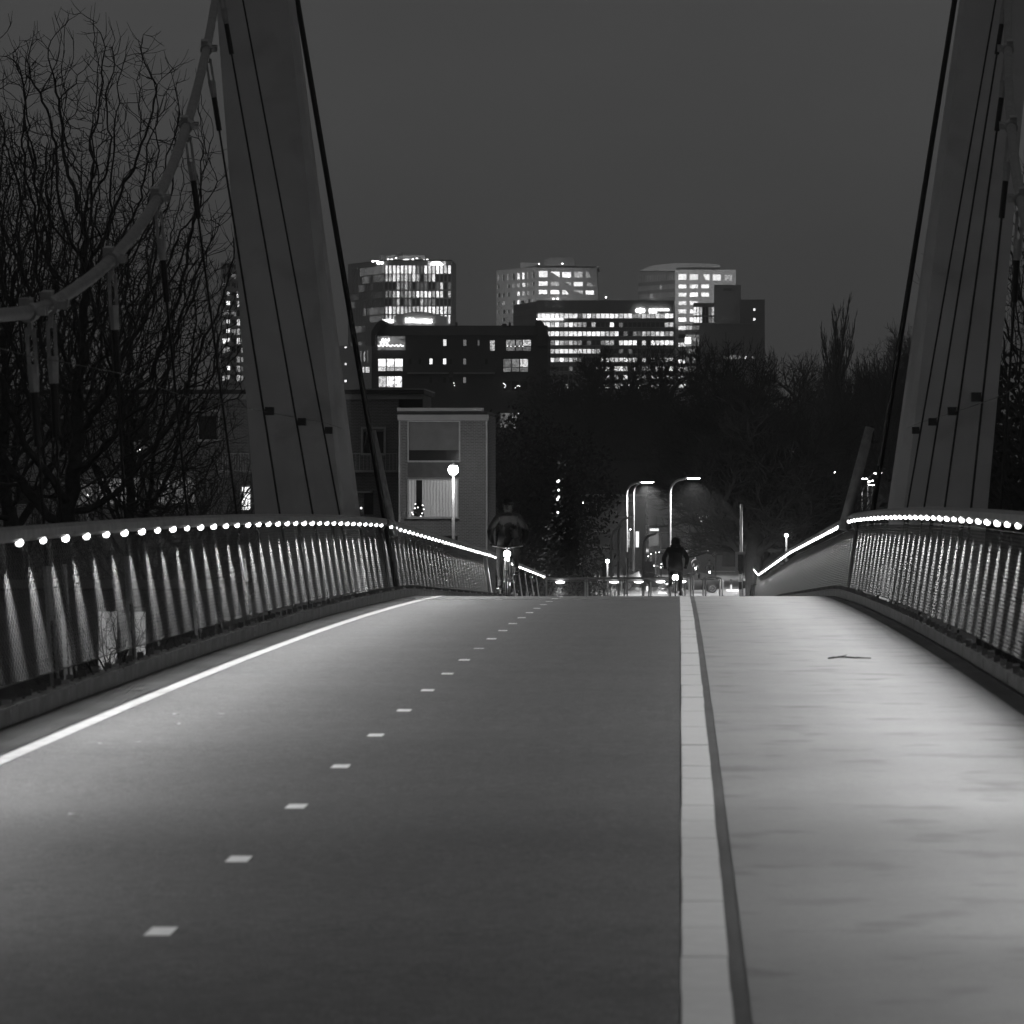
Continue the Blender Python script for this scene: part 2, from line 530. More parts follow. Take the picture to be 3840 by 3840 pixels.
def railing(sg, xk, xl, hl, y_led0, pitch, y0, y_net, y_end, label, strips):
    root = empty("bridge_railing", (xk, y0, deck_z(y0)), label, "railing", "lit railings of the bridge")
    xo = xk + sg * 0.08            # line of the edge plates
    xn = xl - sg * 0.02            # foot of the net, just outside the lights
    # handrail in two lengths with a joint at the kink of the deck
    for ya, yb in ((y0, 74.7), (75.3, y_end)):
        h = MB(); prof = [(-.05, .02), (-.05, .08), (-.02, .11), (.03, .11), (.055, .085), (.055, .02), (.03, -.005), (-.025, -.005)]
        ys = [ya]
        while ys[-1] < yb - 3: ys.append(ys[-1] + 2.5)
        ys.append(yb)
        n0 = len(prof)
        for k, y in enumerate(ys):
            for a, c in prof: h.v.append((xl + sg * .03 + a, y, deck_z(y) + hl + c))
            if k:
                for i in range(n0):
                    i2 = (i + 1) % n0; q = (k - 1) * n0
                    h.f.append((q + i, q + i2, q + n0 + i2, q + n0 + i)); h.m.append(0)
        h.f.append(tuple(range(n0))); h.m.append(0)
        h.f.append(tuple((len(ys) - 1) * n0 + i for i in reversed(range(n0)))); h.m.append(0)
        h.obj("handrail", STEEL, root)
    # edge plates and brackets, net panels
    y = y0
    while y < y_end - 1:
        sl = math.atan((deck_z(y + BAY) - deck_z(y)) / BAY)
        link("edge_plate", platem, root, (xo, y, deck_z(y) - .01), (sl, 0, 0))
        link("bracket", brk, root, (xo + sg * .03, y, deck_z(y) - .005), (sl, 0, 0))
        if y + BAY < y_net + .5 and abs(y + .6 - 75) > .3:
            link("net_panel", net_L if sg < 0 else net_R, root, (xn, y, deck_z(y) + .15), (sl, 0, 0))
        y += BAY
    # inclined posts behind the net
    y = 36.6 - 5.8 * 3
    while y < y_end:
        p = MB()
        p.tube([(xn + sg * .04, y, deck_z(y) + .0), (xn + sg * .20, y, deck_z(y) + hl - .06), (xl + sg * .06, y, deck_z(y) + hl + .02)], .024, 6)
        p.obj("post", PALE if y > y_net else DARKST, root)
        y += 5.8
    # post at the joint
    p = MB()
    p.tube([(xn + sg * .02, 75, deck_z(75)), (xn + sg * .15, 75, deck_z(75) + 1.1), (xl + sg * .03, 75, deck_z(75) + hl + .06)], .07, 8)
    p.obj("joint_post", DARKST, root)
    # cable along the foot of the net
    p = MB(); ys = [y0 + 3 * k for k in range(int((y_net - y0) / 3))]
    p.tube([(xn, q, deck_z(q) + .15) for q in ys], .006, 4); p.obj("foot_cable", DARKST, root)
    p = MB(); p.tube([(xn + sg * TILT * 1.02, q, deck_z(q) + 1.19) for q in ys], .006, 4); p.obj("top_cable", STEEL, root)
    # LED lights
    k = 0; y = y_led0
    while y < y_end - .3:
        if abs(y - 75) > .45:
            z = deck_z(y) + hl - .012
            q = R.uniform(.88, 1.08); l = link("led_light", ledm, root, (xl - sg * .005, y + R.uniform(-.02, .02), z), (0, sg * .5, 0), (q, q, q))
            if y < y_net + 4: lamp_child(root, SP_NET[4 if y > 75 else (R.randrange(5, 7) if y < 46 else R.randrange(4))], (xl - sg * .05, y, z - .045), (sg * .27, 0, -1))
        y += pitch; k += 1
    # the path side of the LED line: one strip of light per length of handrail
    y = 1.9
    while y < y_end - 3:
        o = lamp_child(root, strips[0 if y < 12 else 1 if y < 17 else 2 if y < 23 else 3 if y < 29 else 4], (xl - sg * .09, y, deck_z(y) + hl - .03), (0, 0, -1))
        o.rotation_euler = Matrix(((0, -1, 0), (1, 0, 0), (0, 0, 1))).to_euler()
        zax = Vector((sg * .80, 0, .60)).normalized(); xax = Vector((0, 1, (deck_z(y + 1) - deck_z(y)))).normalized()
        yax = zax.cross(xax).normalized(); zax = xax.cross(yax)
        o.rotation_euler = Matrix((xax, yax, zax)).transposed().to_euler()
        y += 5.8
    return root


rail_l = railing(-1, XKL, -4.95, 1.20, 24.45, 1.26, 10.0, 116, 163,
                 "steel net railing with round lights along the left edge of the cycle path", SP_DECK)
rail_r = railing(1, XKR, 2.88, 1.28, 25.2, 1.26, 10.0, 172, 174,
                 "steel net railing with round lights beside the pale footpath", SP_DECK2)

# ------------------------------------------------------------------ pylons, cables, hangers
HZ = [36.6, 37.4, 41.8, 47.6, 53.4, 59.6, 65.3, 70.7]
CX = [-5.36, -5.30, -5.35, -5.60, -5.93, -6.35, -6.78, -7.20]
CZ = [9.58, 9.67, 10.27, 11.21, 12.45, 13.98, 15.55, 17.15]


def mirror(x): return -1.95 - x


def pylon(sg, label):
    d = 73.0
    if sg < 0:
        fl = [(956 - 1.5, 1900), (810, 0)]; fr = [(1278, 1900), (1078, 0)]; ed = [(1326, 1900), (1086, 0)]
    else:
        fl = [(3704, 1905), (3872, 0)]; fr = [(3392, 1900), (3616, 0)]; ed = [(3344, 1892), (3612, 0)]

    def at(line, z, dd):
        (x1, y1), (x0, y0) = line
        y = VY - (z - EYE) * FPX / d
        x = x0 + (x1 - x0) * (y - y0) / (y1 - y0)
        return (x - VX) * d / FPX
    root = empty("pylon", (at(fl, 0, d), d, -0.4), label, "pylon", "pylons of the bridge")
    b = MB()
    zs = [-0.4, 6, 12, 20.5]
    rings = []
    for z in zs:
        a, c, e = at(fl, z, d), at(fr, z, d), at(ed, z, d)
        ch = 0.06
        # plan: outer front, inner front, chamfered inner side, inner back, outer back
        rings.append([(a, d, z), (c, d, z), (e, d + .35, z), (e, d + 1.25, z), (a, d + 1.25, z)])
    n = 5
    for r in rings: b.v += r
    for i in range(len(zs) - 1):
        for k in range(n):
            q = (i * n + k, i * n + (k + 1) % n, (i + 1) * n + (k + 1) % n, (i + 1) * n + k)
            b.f.append(q if sg < 0 else tuple(reversed(q))); b.m.append(0)
    b.f.append(tuple((len(zs) - 1) * n + k for k in range(n))); b.m.append(0)
    b.obj("shaft", PYLON, root)
    for z in (3.1, 6.2, 8.9, 11.6, 14.3, 17.0):
        a, c = at(fl, z, d), at(fr, z, d); lo, hi = min(a, c), max(a, c)
        s = MB(); s.bb(lo + .02, d - .006, z, hi - .02, d + .01, z + .014); s.obj("weld_seam", PYLON, root)
    z = 20.5
    a, e = at(fl, z, d), at(ed, z, d)
    s = MB(); s.bb(min(a, e) + .05, d + .2, z, max(a, e) - .05, d + 1.1, z + .5)
    s.obj("saddle", FITTING, root)
    f = MB(); a, e = at(fl, 0, d), at(ed, 0, d)
    f.bb(min(a, e) - .5, d - .5, -.45, max(a, e) + .5, d + 1.8, .5); f.obj("footing", SLAB, root)
    return root


pylon(-1, "grey leaning bridge pylon in front of the brick houses and bare tree")
pylon(1, "grey leaning bridge pylon beside the footpath railing")


def cable_pt(t, sg):
    # smooth main cable through the clamps, mirrored towards the camera
    pass


for sg in (-1, 1):
    fx = (lambda x: x) if sg < 0 else mirror
    side = "left" if sg < 0 else "right"
    where = "in front of the bare tree" if sg < 0 else "at the right edge beside the footpath"
    root = empty("suspension_cable", (fx(-5.36), 36.6, 9.58), "thick sheathed suspension cable %s" % where, "cable", "suspension cables of the bridge")
    pts = [Vector((fx(x), y, z)) for x, y, z in zip(CX, HZ, CZ)] + [Vector((fx(-7.62), 73.6, 20.6))]
    near = [Vector((fx(CX[i]), 67 - HZ[i], CZ[i])) for i in range(5, 2, -1)] + [Vector((fx(-5.33), 27, 9.68)), Vector((fx(-5.36), 32.5, 9.44))]
    pl = near + pts
    # Catmull-Rom smoothing
    sm = []
    for i in range(len(pl) - 1):
        p0 = pl[max(0, i - 1)]; p1 = pl[i]; p2 = pl[i + 1]; p3 = pl[min(len(pl) - 1, i + 2)]
        for k in range(6):
            t = k / 6
            if (p2 - p1).length < 1.2: sm.append(p1.lerp(p2, t))
            else: sm.append(0.5 * ((2 * p1) + (p2 - p0) * t + (2 * p0 - 5 * p1 + 4 * p2 - p3) * t * t + (3 * p1 - p0 - 3 * p2 + p3) * t ** 3))
    sm.append(pl[-1])
    c = MB(); c.tube(sm, .058, 12); c.obj("cable", CABLE, root, smooth=True)
    names = ["nearest", "second", "third", "fourth", "fifth", "sixth", "seventh", "eighth"]
    wire = []
    bx = -5.14 if sg < 0 else 3.34
    for i, (y, z) in enumerate(zip(HZ, CZ)):
        C0 = Vector((fx(CX[i]), y, z)); B0 = Vector((bx, y, deck_z(y) - .12))
        d = (B0 - C0).normalized()
        # clamp round the cable
        j = min(range(len(sm)), key=lambda q: (sm[q] - C0).length)
        tdir = (sm[min(j + 1, len(sm) - 1)] - sm[max(j - 1, 0)]).normalized()
        cl = MB(); cl.tube([C0 - tdir * .11, C0 + tdir * .11], .082, 12)
        up = Vector((sg * .3, 0, 1)).normalized()
        qd = tdir.to_track_quat('Y', 'Z').to_matrix()
        cl.box(C0 + up * .085, (.09, .2, .08), qd)
        for s2 in (-.07, .07): cl.box(C0 + tdir * s2 - Vector((sg * .11, 0, -.01)), (.07, .05, .07), qd)
        cl.box(C0 + d * .12, (.035, .1, .14))
        cl.obj("clamp", FITTING, root)
        hg = empty("hanger_rod", B0, "%s hanger rod from the camera, hung from the %s suspension cable" % (names[i], side), "hanger rod", "hanger rods of the bridge")
        # fork with two prongs, socket, thin rod, lower sleeve and fork at the deck
        fk = MB(); s0 = C0 + d * .16
        for q in (-.03, .03): fk.box(s0 + d * .14 + Vector((q, 0, 0)), (.018, .03, .34), d.to_track_quat('Z', 'Y').to_matrix())
        fk.tube([s0 + d * .27, s0 + d * .5], [.05, .04], 8); fk.obj("fork", FITTING, hg)
        so = MB(); so.tube([s0 + d * .5, s0 + d * .95], .036, 8); so.obj("socket", BLACK, hg)
        rd = MB(); rd.tube([s0 + d * .94, B0], .0145, 8); rd.obj("rod", BLACK, hg)
        L = (B0 - C0).length
        lo = MB(); e = C0 + d * (L - .62)
        lo.tube([e - d * .45, e], .034, 8)
        for q in (-.04, .04): lo.box(e + d * .28 + Vector((q * .4, q, 0)), (.025, .03, .6), d.to_track_quat('Z', 'Y').to_matrix())
        lo.obj("lower_fork", STEEL, hg)
        # sensor box on the rods
        if (sg < 0 and i >= 5) or (sg > 0 and i >= 4):
            zb = 9.13 - .012 * (y - 59)
            t = (zb - C0.z) / d.z; pb = C0 + d * t
            bx2 = MB(); bx2.bb(pb.x - sg * .02, y - .05, zb - .055, pb.x - sg * .14, y + .06, zb + .055)
            bx2.obj("junction_box", DARKST, hg)
        zb = 9.22 if y < 45 else 9.13
        t = (zb - C0.z) / d.z
        wire.append(C0 + d * t + Vector((-sg * .05, 0, -.02)))
    wz = [Vector((fx(-5.2), 26, 9.3))] + wire + [Vector((wire[-1].x + (.12 if sg < 0 else -.12), 75.6, 9.0))]
    ww = MB(); ww.tube(wz, .004, 4)
    o = ww.obj("thin_wire", STEELD, None, wz[0].copy())
    tag(o, "thin wire strung between the hanger rods on the %s" % side, "wire", "thin wires along the hangers")
    # thick black stay next to the pylon and the tube it runs beside
    if sg < 0: A, T = px(1444, 1955, 75.6), px(1020, -560, 74.4)
    else: A, T = px(3272, 1925, 75.6), px(3670, -560, 74.4)
    A2 = A + (A - T).normalized() * 1.4
    st = MB(); st.tube([A2, T], .047, 10)
    o = st.obj("stay_cable", BLACK, None, A2.copy(), True)
    tag(o, "thick black stay cable on the inner side of the %s pylon" % side, "cable", "black stays by the pylons")
    if sg < 0: A, T = px(1462, 1960, 76.6), px(1392, 1618, 76.9)
    else: A, T = px(3176, 1935, 76.6), px(3262, 1605, 76.9)
    A2 = A + (A - T).normalized() * .25
    an = empty("anchor_tube", A2, "short slanted steel anchor tube above the railing at the %s stay" % side, "tube", "anchor tubes by the pylons")
    tb = MB(); tb.tube([A2, T], [.10, .085], 12); tb.obj("tube", STEEL, an, smooth=True)
    tb = MB(); tb.tube([T - Vector((sg * -.05, 0, .25)), T + Vector((0, 0, .02))], .07, 8); tb.obj("tube_head", DARKST, an)

# ------------------------------------------------------------------ buildings: shared helpers
ROOM_B = glow("lit_room_bright", 2.6, 0.45, "room", 8.0, 0.08)
ROOM_M = glow("lit_room_medium", 0.9, 0.5, "room", 6.0, 0.15)
ROOM_D = glow("lit_room_dim", 0.26, 0.5, "room", 6.0, 0.2)
CURT_B = glow("lit_curtain_bright", 1.9, 0.3, "curtain", 3.0, 0.4)
CURT_M = glow("lit_curtain_medium", 0.17, 0.3, "curtain", 5.0, 0.45)
SIGN = glow("backlit_sign", 7.0)
FAIRY = glow("string_light", 3.0)
GLASS = mat("dark_window_glass", 0.02, 0.12, 0, 0.2, 2.0)
FACD = mat("dark_tower_facade", 0.40, 0.6, 0, 0.12, 0.1)
FACM = mat("grey_tower_facade", 0.5, 0.7, 0, 0.10, 0.1)
FACW = mat("white_tower_facade", 1.0, 0.7, 0, 0.05, 0.1)
FACW2 = mat("pale_tower_facade", 0.78, 0.7, 0, 0.05, 0.1)
FACK = mat("black_facade", 0.28, 0.7, 0, 0.15, 0.1)
BRICKD = brick("dark_brick", 0.085, 0.11, 2)
BRICKH = brick("house_brick", 0.15, 0.27)
ROOFD = mat("dark_roof", 0.04, 0.8, 0, 0.3, 0.5, 0.3, 3)
FASC = mat("pale_fascia", 0.34, 0.7, 0, 0.1, 1.0)
FRAME = mat("window_frame_paint", 0.42, 0.6, 0, 0.1, 2.0)
BLIND = mat("roller_blind", 0.17, 0.8, 0, 0.1, 2.0)
PANE = {'b': ROOM_B, 'm': ROOM_M, 'd': ROOM_D, 'c': CURT_B, 'k': CURT_M, '0': GLASS}
unit = {}


def pane_mesh(m):
    if m.name not in unit:
        unit[m.name] = MB().bb(0, 0, 0, 1, 1, 1).mesh("window", m)
    return unit[m.name]


def wall_open(b, A, U, N, L, z0, z1, ops, th):
    """Wall of length L from A along U with rectangular openings (u0,u1,z0,z1), outer face at A, thickness th inward (N points out)."""
    us = sorted(set([0.0, L] + [q for o in ops for q in o[:2]])); zs = sorted(set([z0, z1] + [q for o in ops for q in o[2:4]]))

    def hole(i, k):
        if i < 0 or k < 0 or i >= len(us) - 1 or k >= len(zs) - 1: return None
        u = (us[i] + us[i + 1]) / 2; z = (zs[k] + zs[k + 1]) / 2
        return any(o[0] < u < o[1] and o[2] < z < o[3] for o in ops)
    H = [[hole(i, k) for k in range(len(zs) - 1)] for i in range(len(us) - 1)]

    def P(u, z, d=0.0): return Vector((A.x + U.x * u - N.x * d, A.y + U.y * u - N.y * d, z))
    for k in range(len(zs) - 1):
        i = 0
        while i < len(us) - 1:
            if H[i][k]: i += 1; continue
            i2 = i
            while i2 + 1 < len(us) - 1 and not H[i2 + 1][k]: i2 += 1
            b.quad(P(us[i], zs[k]), P(us[i2 + 1], zs[k]), P(us[i2 + 1], zs[k + 1]), P(us[i], zs[k + 1]))
            i = i2 + 1
    for i in range(len(us) - 1):
        for k in range(len(zs) - 1):
            if not H[i][k]: continue
            a, c, d, e = us[i], us[i + 1], zs[k], zs[k + 1]
            if i == 0 or not H[i - 1][k]: b.quad(P(a, d), P(a, e), P(a, e, th), P(a, d, th))
            if i == len(us) - 2 or not H[i + 1][k]: b.quad(P(c, e), P(c, d), P(c, d, th), P(c, e, th))
            if k == 0 or not H[i][k - 1]: b.quad(P(c, d), P(a, d), P(a, d, th), P(c, d, th))
            if k == len(zs) - 2 or not H[i][k + 1]: b.quad(P(a, e), P(c, e), P(c, e, th), P(a, e, th))


def facade(parent, A, B, z0, z1, wins, wall, th=0.35, name="wall"):
    """wins: (u0,u1,z0,z1,key) in metres from A; builds the wall with real openings and one pane object for each window."""
    A = Vector((A[0], A[1], 0)); B = Vector((B[0], B[1], 0))
    U = (B - A); L = U.length; U = U / L; N = Vector((U.y, -U.x, 0))
    b = MB(); wall_open(b, A, U, N, L, z0, z1, wins, th)
    b.obj(name, wall, parent)
    rz = math.atan2(U.y, U.x)
    for w in wins:
        p = A + U * w[0] - N * (th * .8)
        link("window", pane_mesh(PANE[w[4]]), parent, (p.x, p.y, w[2]), (0, 0, rz), (w[1] - w[0], th * .15, w[3] - w[2]))
    return U, N, L


def body(parent, pts, z0, z1, m, name="core", inset=0.0):
    b = MB(); b.prism([Vector((x, y, z0)) for x, y in pts], (0, 0, 0), (0, 0, z1 - z0))
    return b.obj(name, m, parent)


def gx(x, d): return (x - VX) * d / FPX
def gz(y, d): return EYE + (VY - y) * d / FPX


def frontal(parent, d, x0, x1, ytop, z0, rects, wall, th=0.35, name="wall"):
    """Front wall at distance d given in photograph pixels; rects (x0,y0,x1,y1,key)."""
    wins = []
    for r in rects:
        wins.append((gx(r[0], d) - gx(x0, d), gx(r[2], d) - gx(x0, d), gz(r[3], d), gz(r[1], d), r[4]))
    return facade(parent, (gx(x0, d), d), (gx(x1, d), d), z0, gz(ytop, d), wins, wall, th, name)


def text_mesh(txt, size, m, ext=0.2):
    cu = bpy.data.curves.new("sign_text", 'FONT'); cu.body = txt; cu.size = size; cu.extrude = ext; cu.resolution_u = 2
    cu.offset = size * 0.012
    o = bpy.data.objects.new("sign_text", cu); COL.objects.link(o)
    bpy.context.view_layer.update()
    me = bpy.data.meshes.new_from_object(o.evaluated_get(bpy.context.evaluated_depsgraph_get()))
    bpy.data.objects.remove(o); bpy.data.curves.remove(cu)
    me.materials.clear(); me.materials.append(m)
    return me


def sign(parent, txt, x0, x1, ymid, hpx, d, m=SIGN, name="sign_letters", rz=0):
    me = text_mesh(txt, 1.0, m)
    xs = [v.co.x for v in me.vertices]; ys = [v.co.y for v in me.vertices]
    wd, ht = max(xs) - min(xs), max(ys) - min(ys)
    sx = (x1 - x0) * d / FPX / wd; sz = hpx * d / FPX / ht
    for v in me.vertices: v.co = ((v.co.x - min(xs)), (v.co.y - min(ys)), v.co.z)
    return link(name, me, parent, (gx(x0, d), d, gz(ymid, d) - hpx * d / FPX / 2), (math.radians(90), 0, rz), (sx, sz, 1))


# ------------------------------------------------------------------ far towers
def rows_from(pattern, cols, n, u0, step, wfrac, zb, zt):
    out = []
    for i, ch in enumerate(pattern):
        if ch == ' ': continue
        out.append((u0 + step * (i + .5 - wfrac / 2), u0 + step * (i + .5 + wfrac / 2), zb, zt, ch))
    return out


def tower_windows():
    d = 1900.0
    t = empty("office_tower", (gx(1500, d), d, 0), "tall dark office tower with many lit windows and glowing roof signs", "tower")
    xL, xC, xR = 1305, 1441, 1693
    dl = d * 1.021
    ztop = gz(974, d)
    Cn = (gx(xC, d), d); Ln = (gx(xL, dl), dl); Rn = (gx(xR, d), d)
    L = Rn[0] - Cn[0]
    ry = [(370, 485), (497, 600), (615, 715), (740, 832), (853, 948), (965, 1072), (1090, 1180), (1200, 1300), (1330, 1430)]
    pat = ["bbbbbbbcddbbbbbbb"[:17], "mmbbmbmbm0mmb0000", "000mdmd0ddd00db d".replace(' ', '0'), "ddmbdmmmbbbbmbb0m", "00dm0dd00mddd0000",
           "bbbbbmmmbbbbbbbbm", "bbb00000000bbbbbb", "00000000000000000", "00000000000000000"]
    wins = []
    for (a, c), p in zip(ry, pat):
        za, zc = gz(900 + c * .2588, d), gz(900 + a * .2588, d)
        wins += rows_from(p, 17, 17, 0, L / 17, .66, za, zc)
    facade(t, Cn, Rn, 0, ztop, wins, FACD, .8)
    LL = math.hypot(Ln[0] - Cn[0], Ln[1] - Cn[1]); n = 30
    pl = ["0" * 10 + "b" * 20, "0" * 12 + "bbbbbm000" + "b" * 9, "0" * 9 + "bbbbm" + "0" * 5 + "dd" + "0" * 9, "00dddmmdd" + "0" * 10 + "ddddddmmm0d",
          "00bbbm" + "0" * 24, "0" * 13 + "bb0" + "m" * 2 + "b" * 12, "0" * 18 + "b" * 12, "0000" + "b" * 7 + "mdm" + "0" * 16, "0" * 30, "00mm" + "b" * 7 + "mdm" + "0" * 16]
    ryl = ry[:7] + [(1215, 1310), (1330, 1425), (1445, 1540)]
    wins = []
    for (a, c), p in zip(ryl, pl):
        za, zc = gz(900 + c * .2588, d), gz(900 + a * .2588, d)
        for i, ch in enumerate(p[:30]):
            # perspective: columns are even in metres along the wall
            if ch == '0' and i % 2: continue
            wins.append((LL / n * (i + .22), LL / n * (i + .80), za, zc, ch))
    facade(t, Ln, Cn, 0, ztop, wins, FACD, .8)
    back = (Ln[0] + L, Ln[1])
    body(t, [Ln, Cn, Rn, (Rn[0], dl)], ztop - .6, ztop, FACD, "roof")
    bk = MB(); bk.quad((Rn[0], d, 0), (Rn[0], dl, 0), (Rn[0], dl, ztop), (Rn[0], d, ztop)); bk.obj("side_wall", FACD, t)
    # plant deck, rails and lamps on the roof
    pl = MB(); pl.bb(gx(1420, d), d + 8, ztop, gx(1590, d), d + 16, ztop + 2.4); pl.obj("plant_room", FACD, t)
    pl = MB(); pl.bb(gx(1482, d), d + 9, ztop + 2.4, gx(1503, d), d + 13, ztop + 3.6); pl.obj("lift_house", FACD, t)
    rr = random.Random(3)
    for xx, yy, w, h in ((1395, 977, 10, 8), (1408, 976, 14, 5), (1452, 972, 8, 9), (1465, 972, 9, 8), (1482, 965, 6, 5), (1492, 976, 20, 3), (1520, 972, 26, 6), (1545, 971, 8, 8),
                         (1560, 966, 9, 4), (1565, 977, 12, 4), (1586, 974, 8, 7), (1599, 974, 11, 11)):
        q = MB(); q.ell((gx(xx, d), d + 6, gz(yy, d)), (w * d / FPX / 2, .4, h * d / FPX / 2), 8, 5); q.obj("roof_lamp", SIGN, t)
    # the two roof signs
    s1 = MB()
    for xx, rr_ in ((1420, 7), (1433, 6), (1427, 5)): s1.ell((gx(xx, d), d - 1, gz(986, d)), (rr_ * d / FPX, .3, rr_ * .95 * d / FPX), 12, 8)
    s1.obj("roof_sign", SIGN, t)
    s2 = MB(); s2.bb(gx(1605, d), d - .8, gz(996, d), gx(1671, d), d - .4, gz(980, d)); bo = s2.obj("roof_sign_board", ROOM_M, t)
    s3 = MB(); s3.ell((gx(1636, d), d - 1.2, gz(986, d)), (20 * d / FPX, .2, 5 * d / FPX), 14, 6)
    for i in range(9): s3.bb(gx(1614 + i * 5.5, d), d - 1.4, gz(995, d), gx(1618 + i * 5.5, d), d - 1.1, gz(990.5, d))
    s3.obj("emblem", SIGN, bo)
    # hotel block in front of its foot
    d2 = 1840.0
    h = empty("hotel_block", (gx(1580, d2), d2, 0), "low rounded hotel block with glowing letters below the dark tower", "hotel")
    poly = []
    for i in range(13):
        a = i / 12; poly.append((1478 + 212 * a, 1188 - 18 * math.sin(math.pi * min(1, a * 1.15)) - 2))
    pp = [Vector((gx(x, d2), d2, gz(y, d2))) for x, y in poly] + [Vector((gx(1690, d2), d2, 0)), Vector((gx(1478, d2), d2, 0))]
    m = MB(); m.prism(pp, (0, 0, 0), (0, 24, 0)); m.obj("wall", FACM, h)
    sign(h, "NH", 1521, 1551, 1201, 18, d2 - .5, name="sign_letters")
    sign(h, "HOTELS", 1557, 1621, 1204, 15, d2 - .5, name="sign_letters")
    sign(h, "HOTELS", 1436, 1476, 1204, 15, d2 - .5, name="sign_letters")
    q = MB(); q.bb(gx(1682, d2), d2 - .4, gz(1212, d2), gx(1688, d2), d2 - .1, gz(1184, d2)); q.obj("window", ROOM_B, h)
    # glazed podium at the left foot
    d3 = 1860.0
    for x0, x1, y0, y1, k in ((1342, 1390, 1312, 1362, 'd'), (1362, 1389, 1375, 1398, 'm')):
        pass


tower_windows()


def tower_grey():
    d = 1700.0
    t = empty("apartment_tower", (gx(1290, d), d, 0), "plain grey block with few small lit windows behind the left pylon edge", "building")
    x0, x1, yt = 1228, 1392, 1296
    rects = []
    for x, y in ((1251, 1297), (1296, 1297), (1296, 1361), (1296, 1425)):
        rects.append((x - 4, y - 6 + 6, x + 4, y + 8, 'b'))
    rects = [(a, max(b_, 1300), c, e, k) for a, b_, c, e, k in rects]
    rects += [(1338, 1313, 1346, 1360, 'd'), (1350, 1316, 1356, 1358, 'd'), (1364, 1318, 1369, 1355, 'm'), (1376, 1312, 1381, 1360, 'd'),
              (1360, 1376, 1364, 1397, 'b'), (1367, 1376, 1371, 1397, 'm'), (1374, 1376, 1378, 1397, 'b'), (1381, 1376, 1385, 1397, 'b')]
    frontal(t, d, x0, x1, yt, 0, rects, FACM)
    body(t, [(gx(x0, d), d + .5), (gx(x1, d), d + .5), (gx(x1, d), d + 25), (gx(x0, d), d + 25)], 0, gz(yt, d) - .1, FACM)


tower_grey()


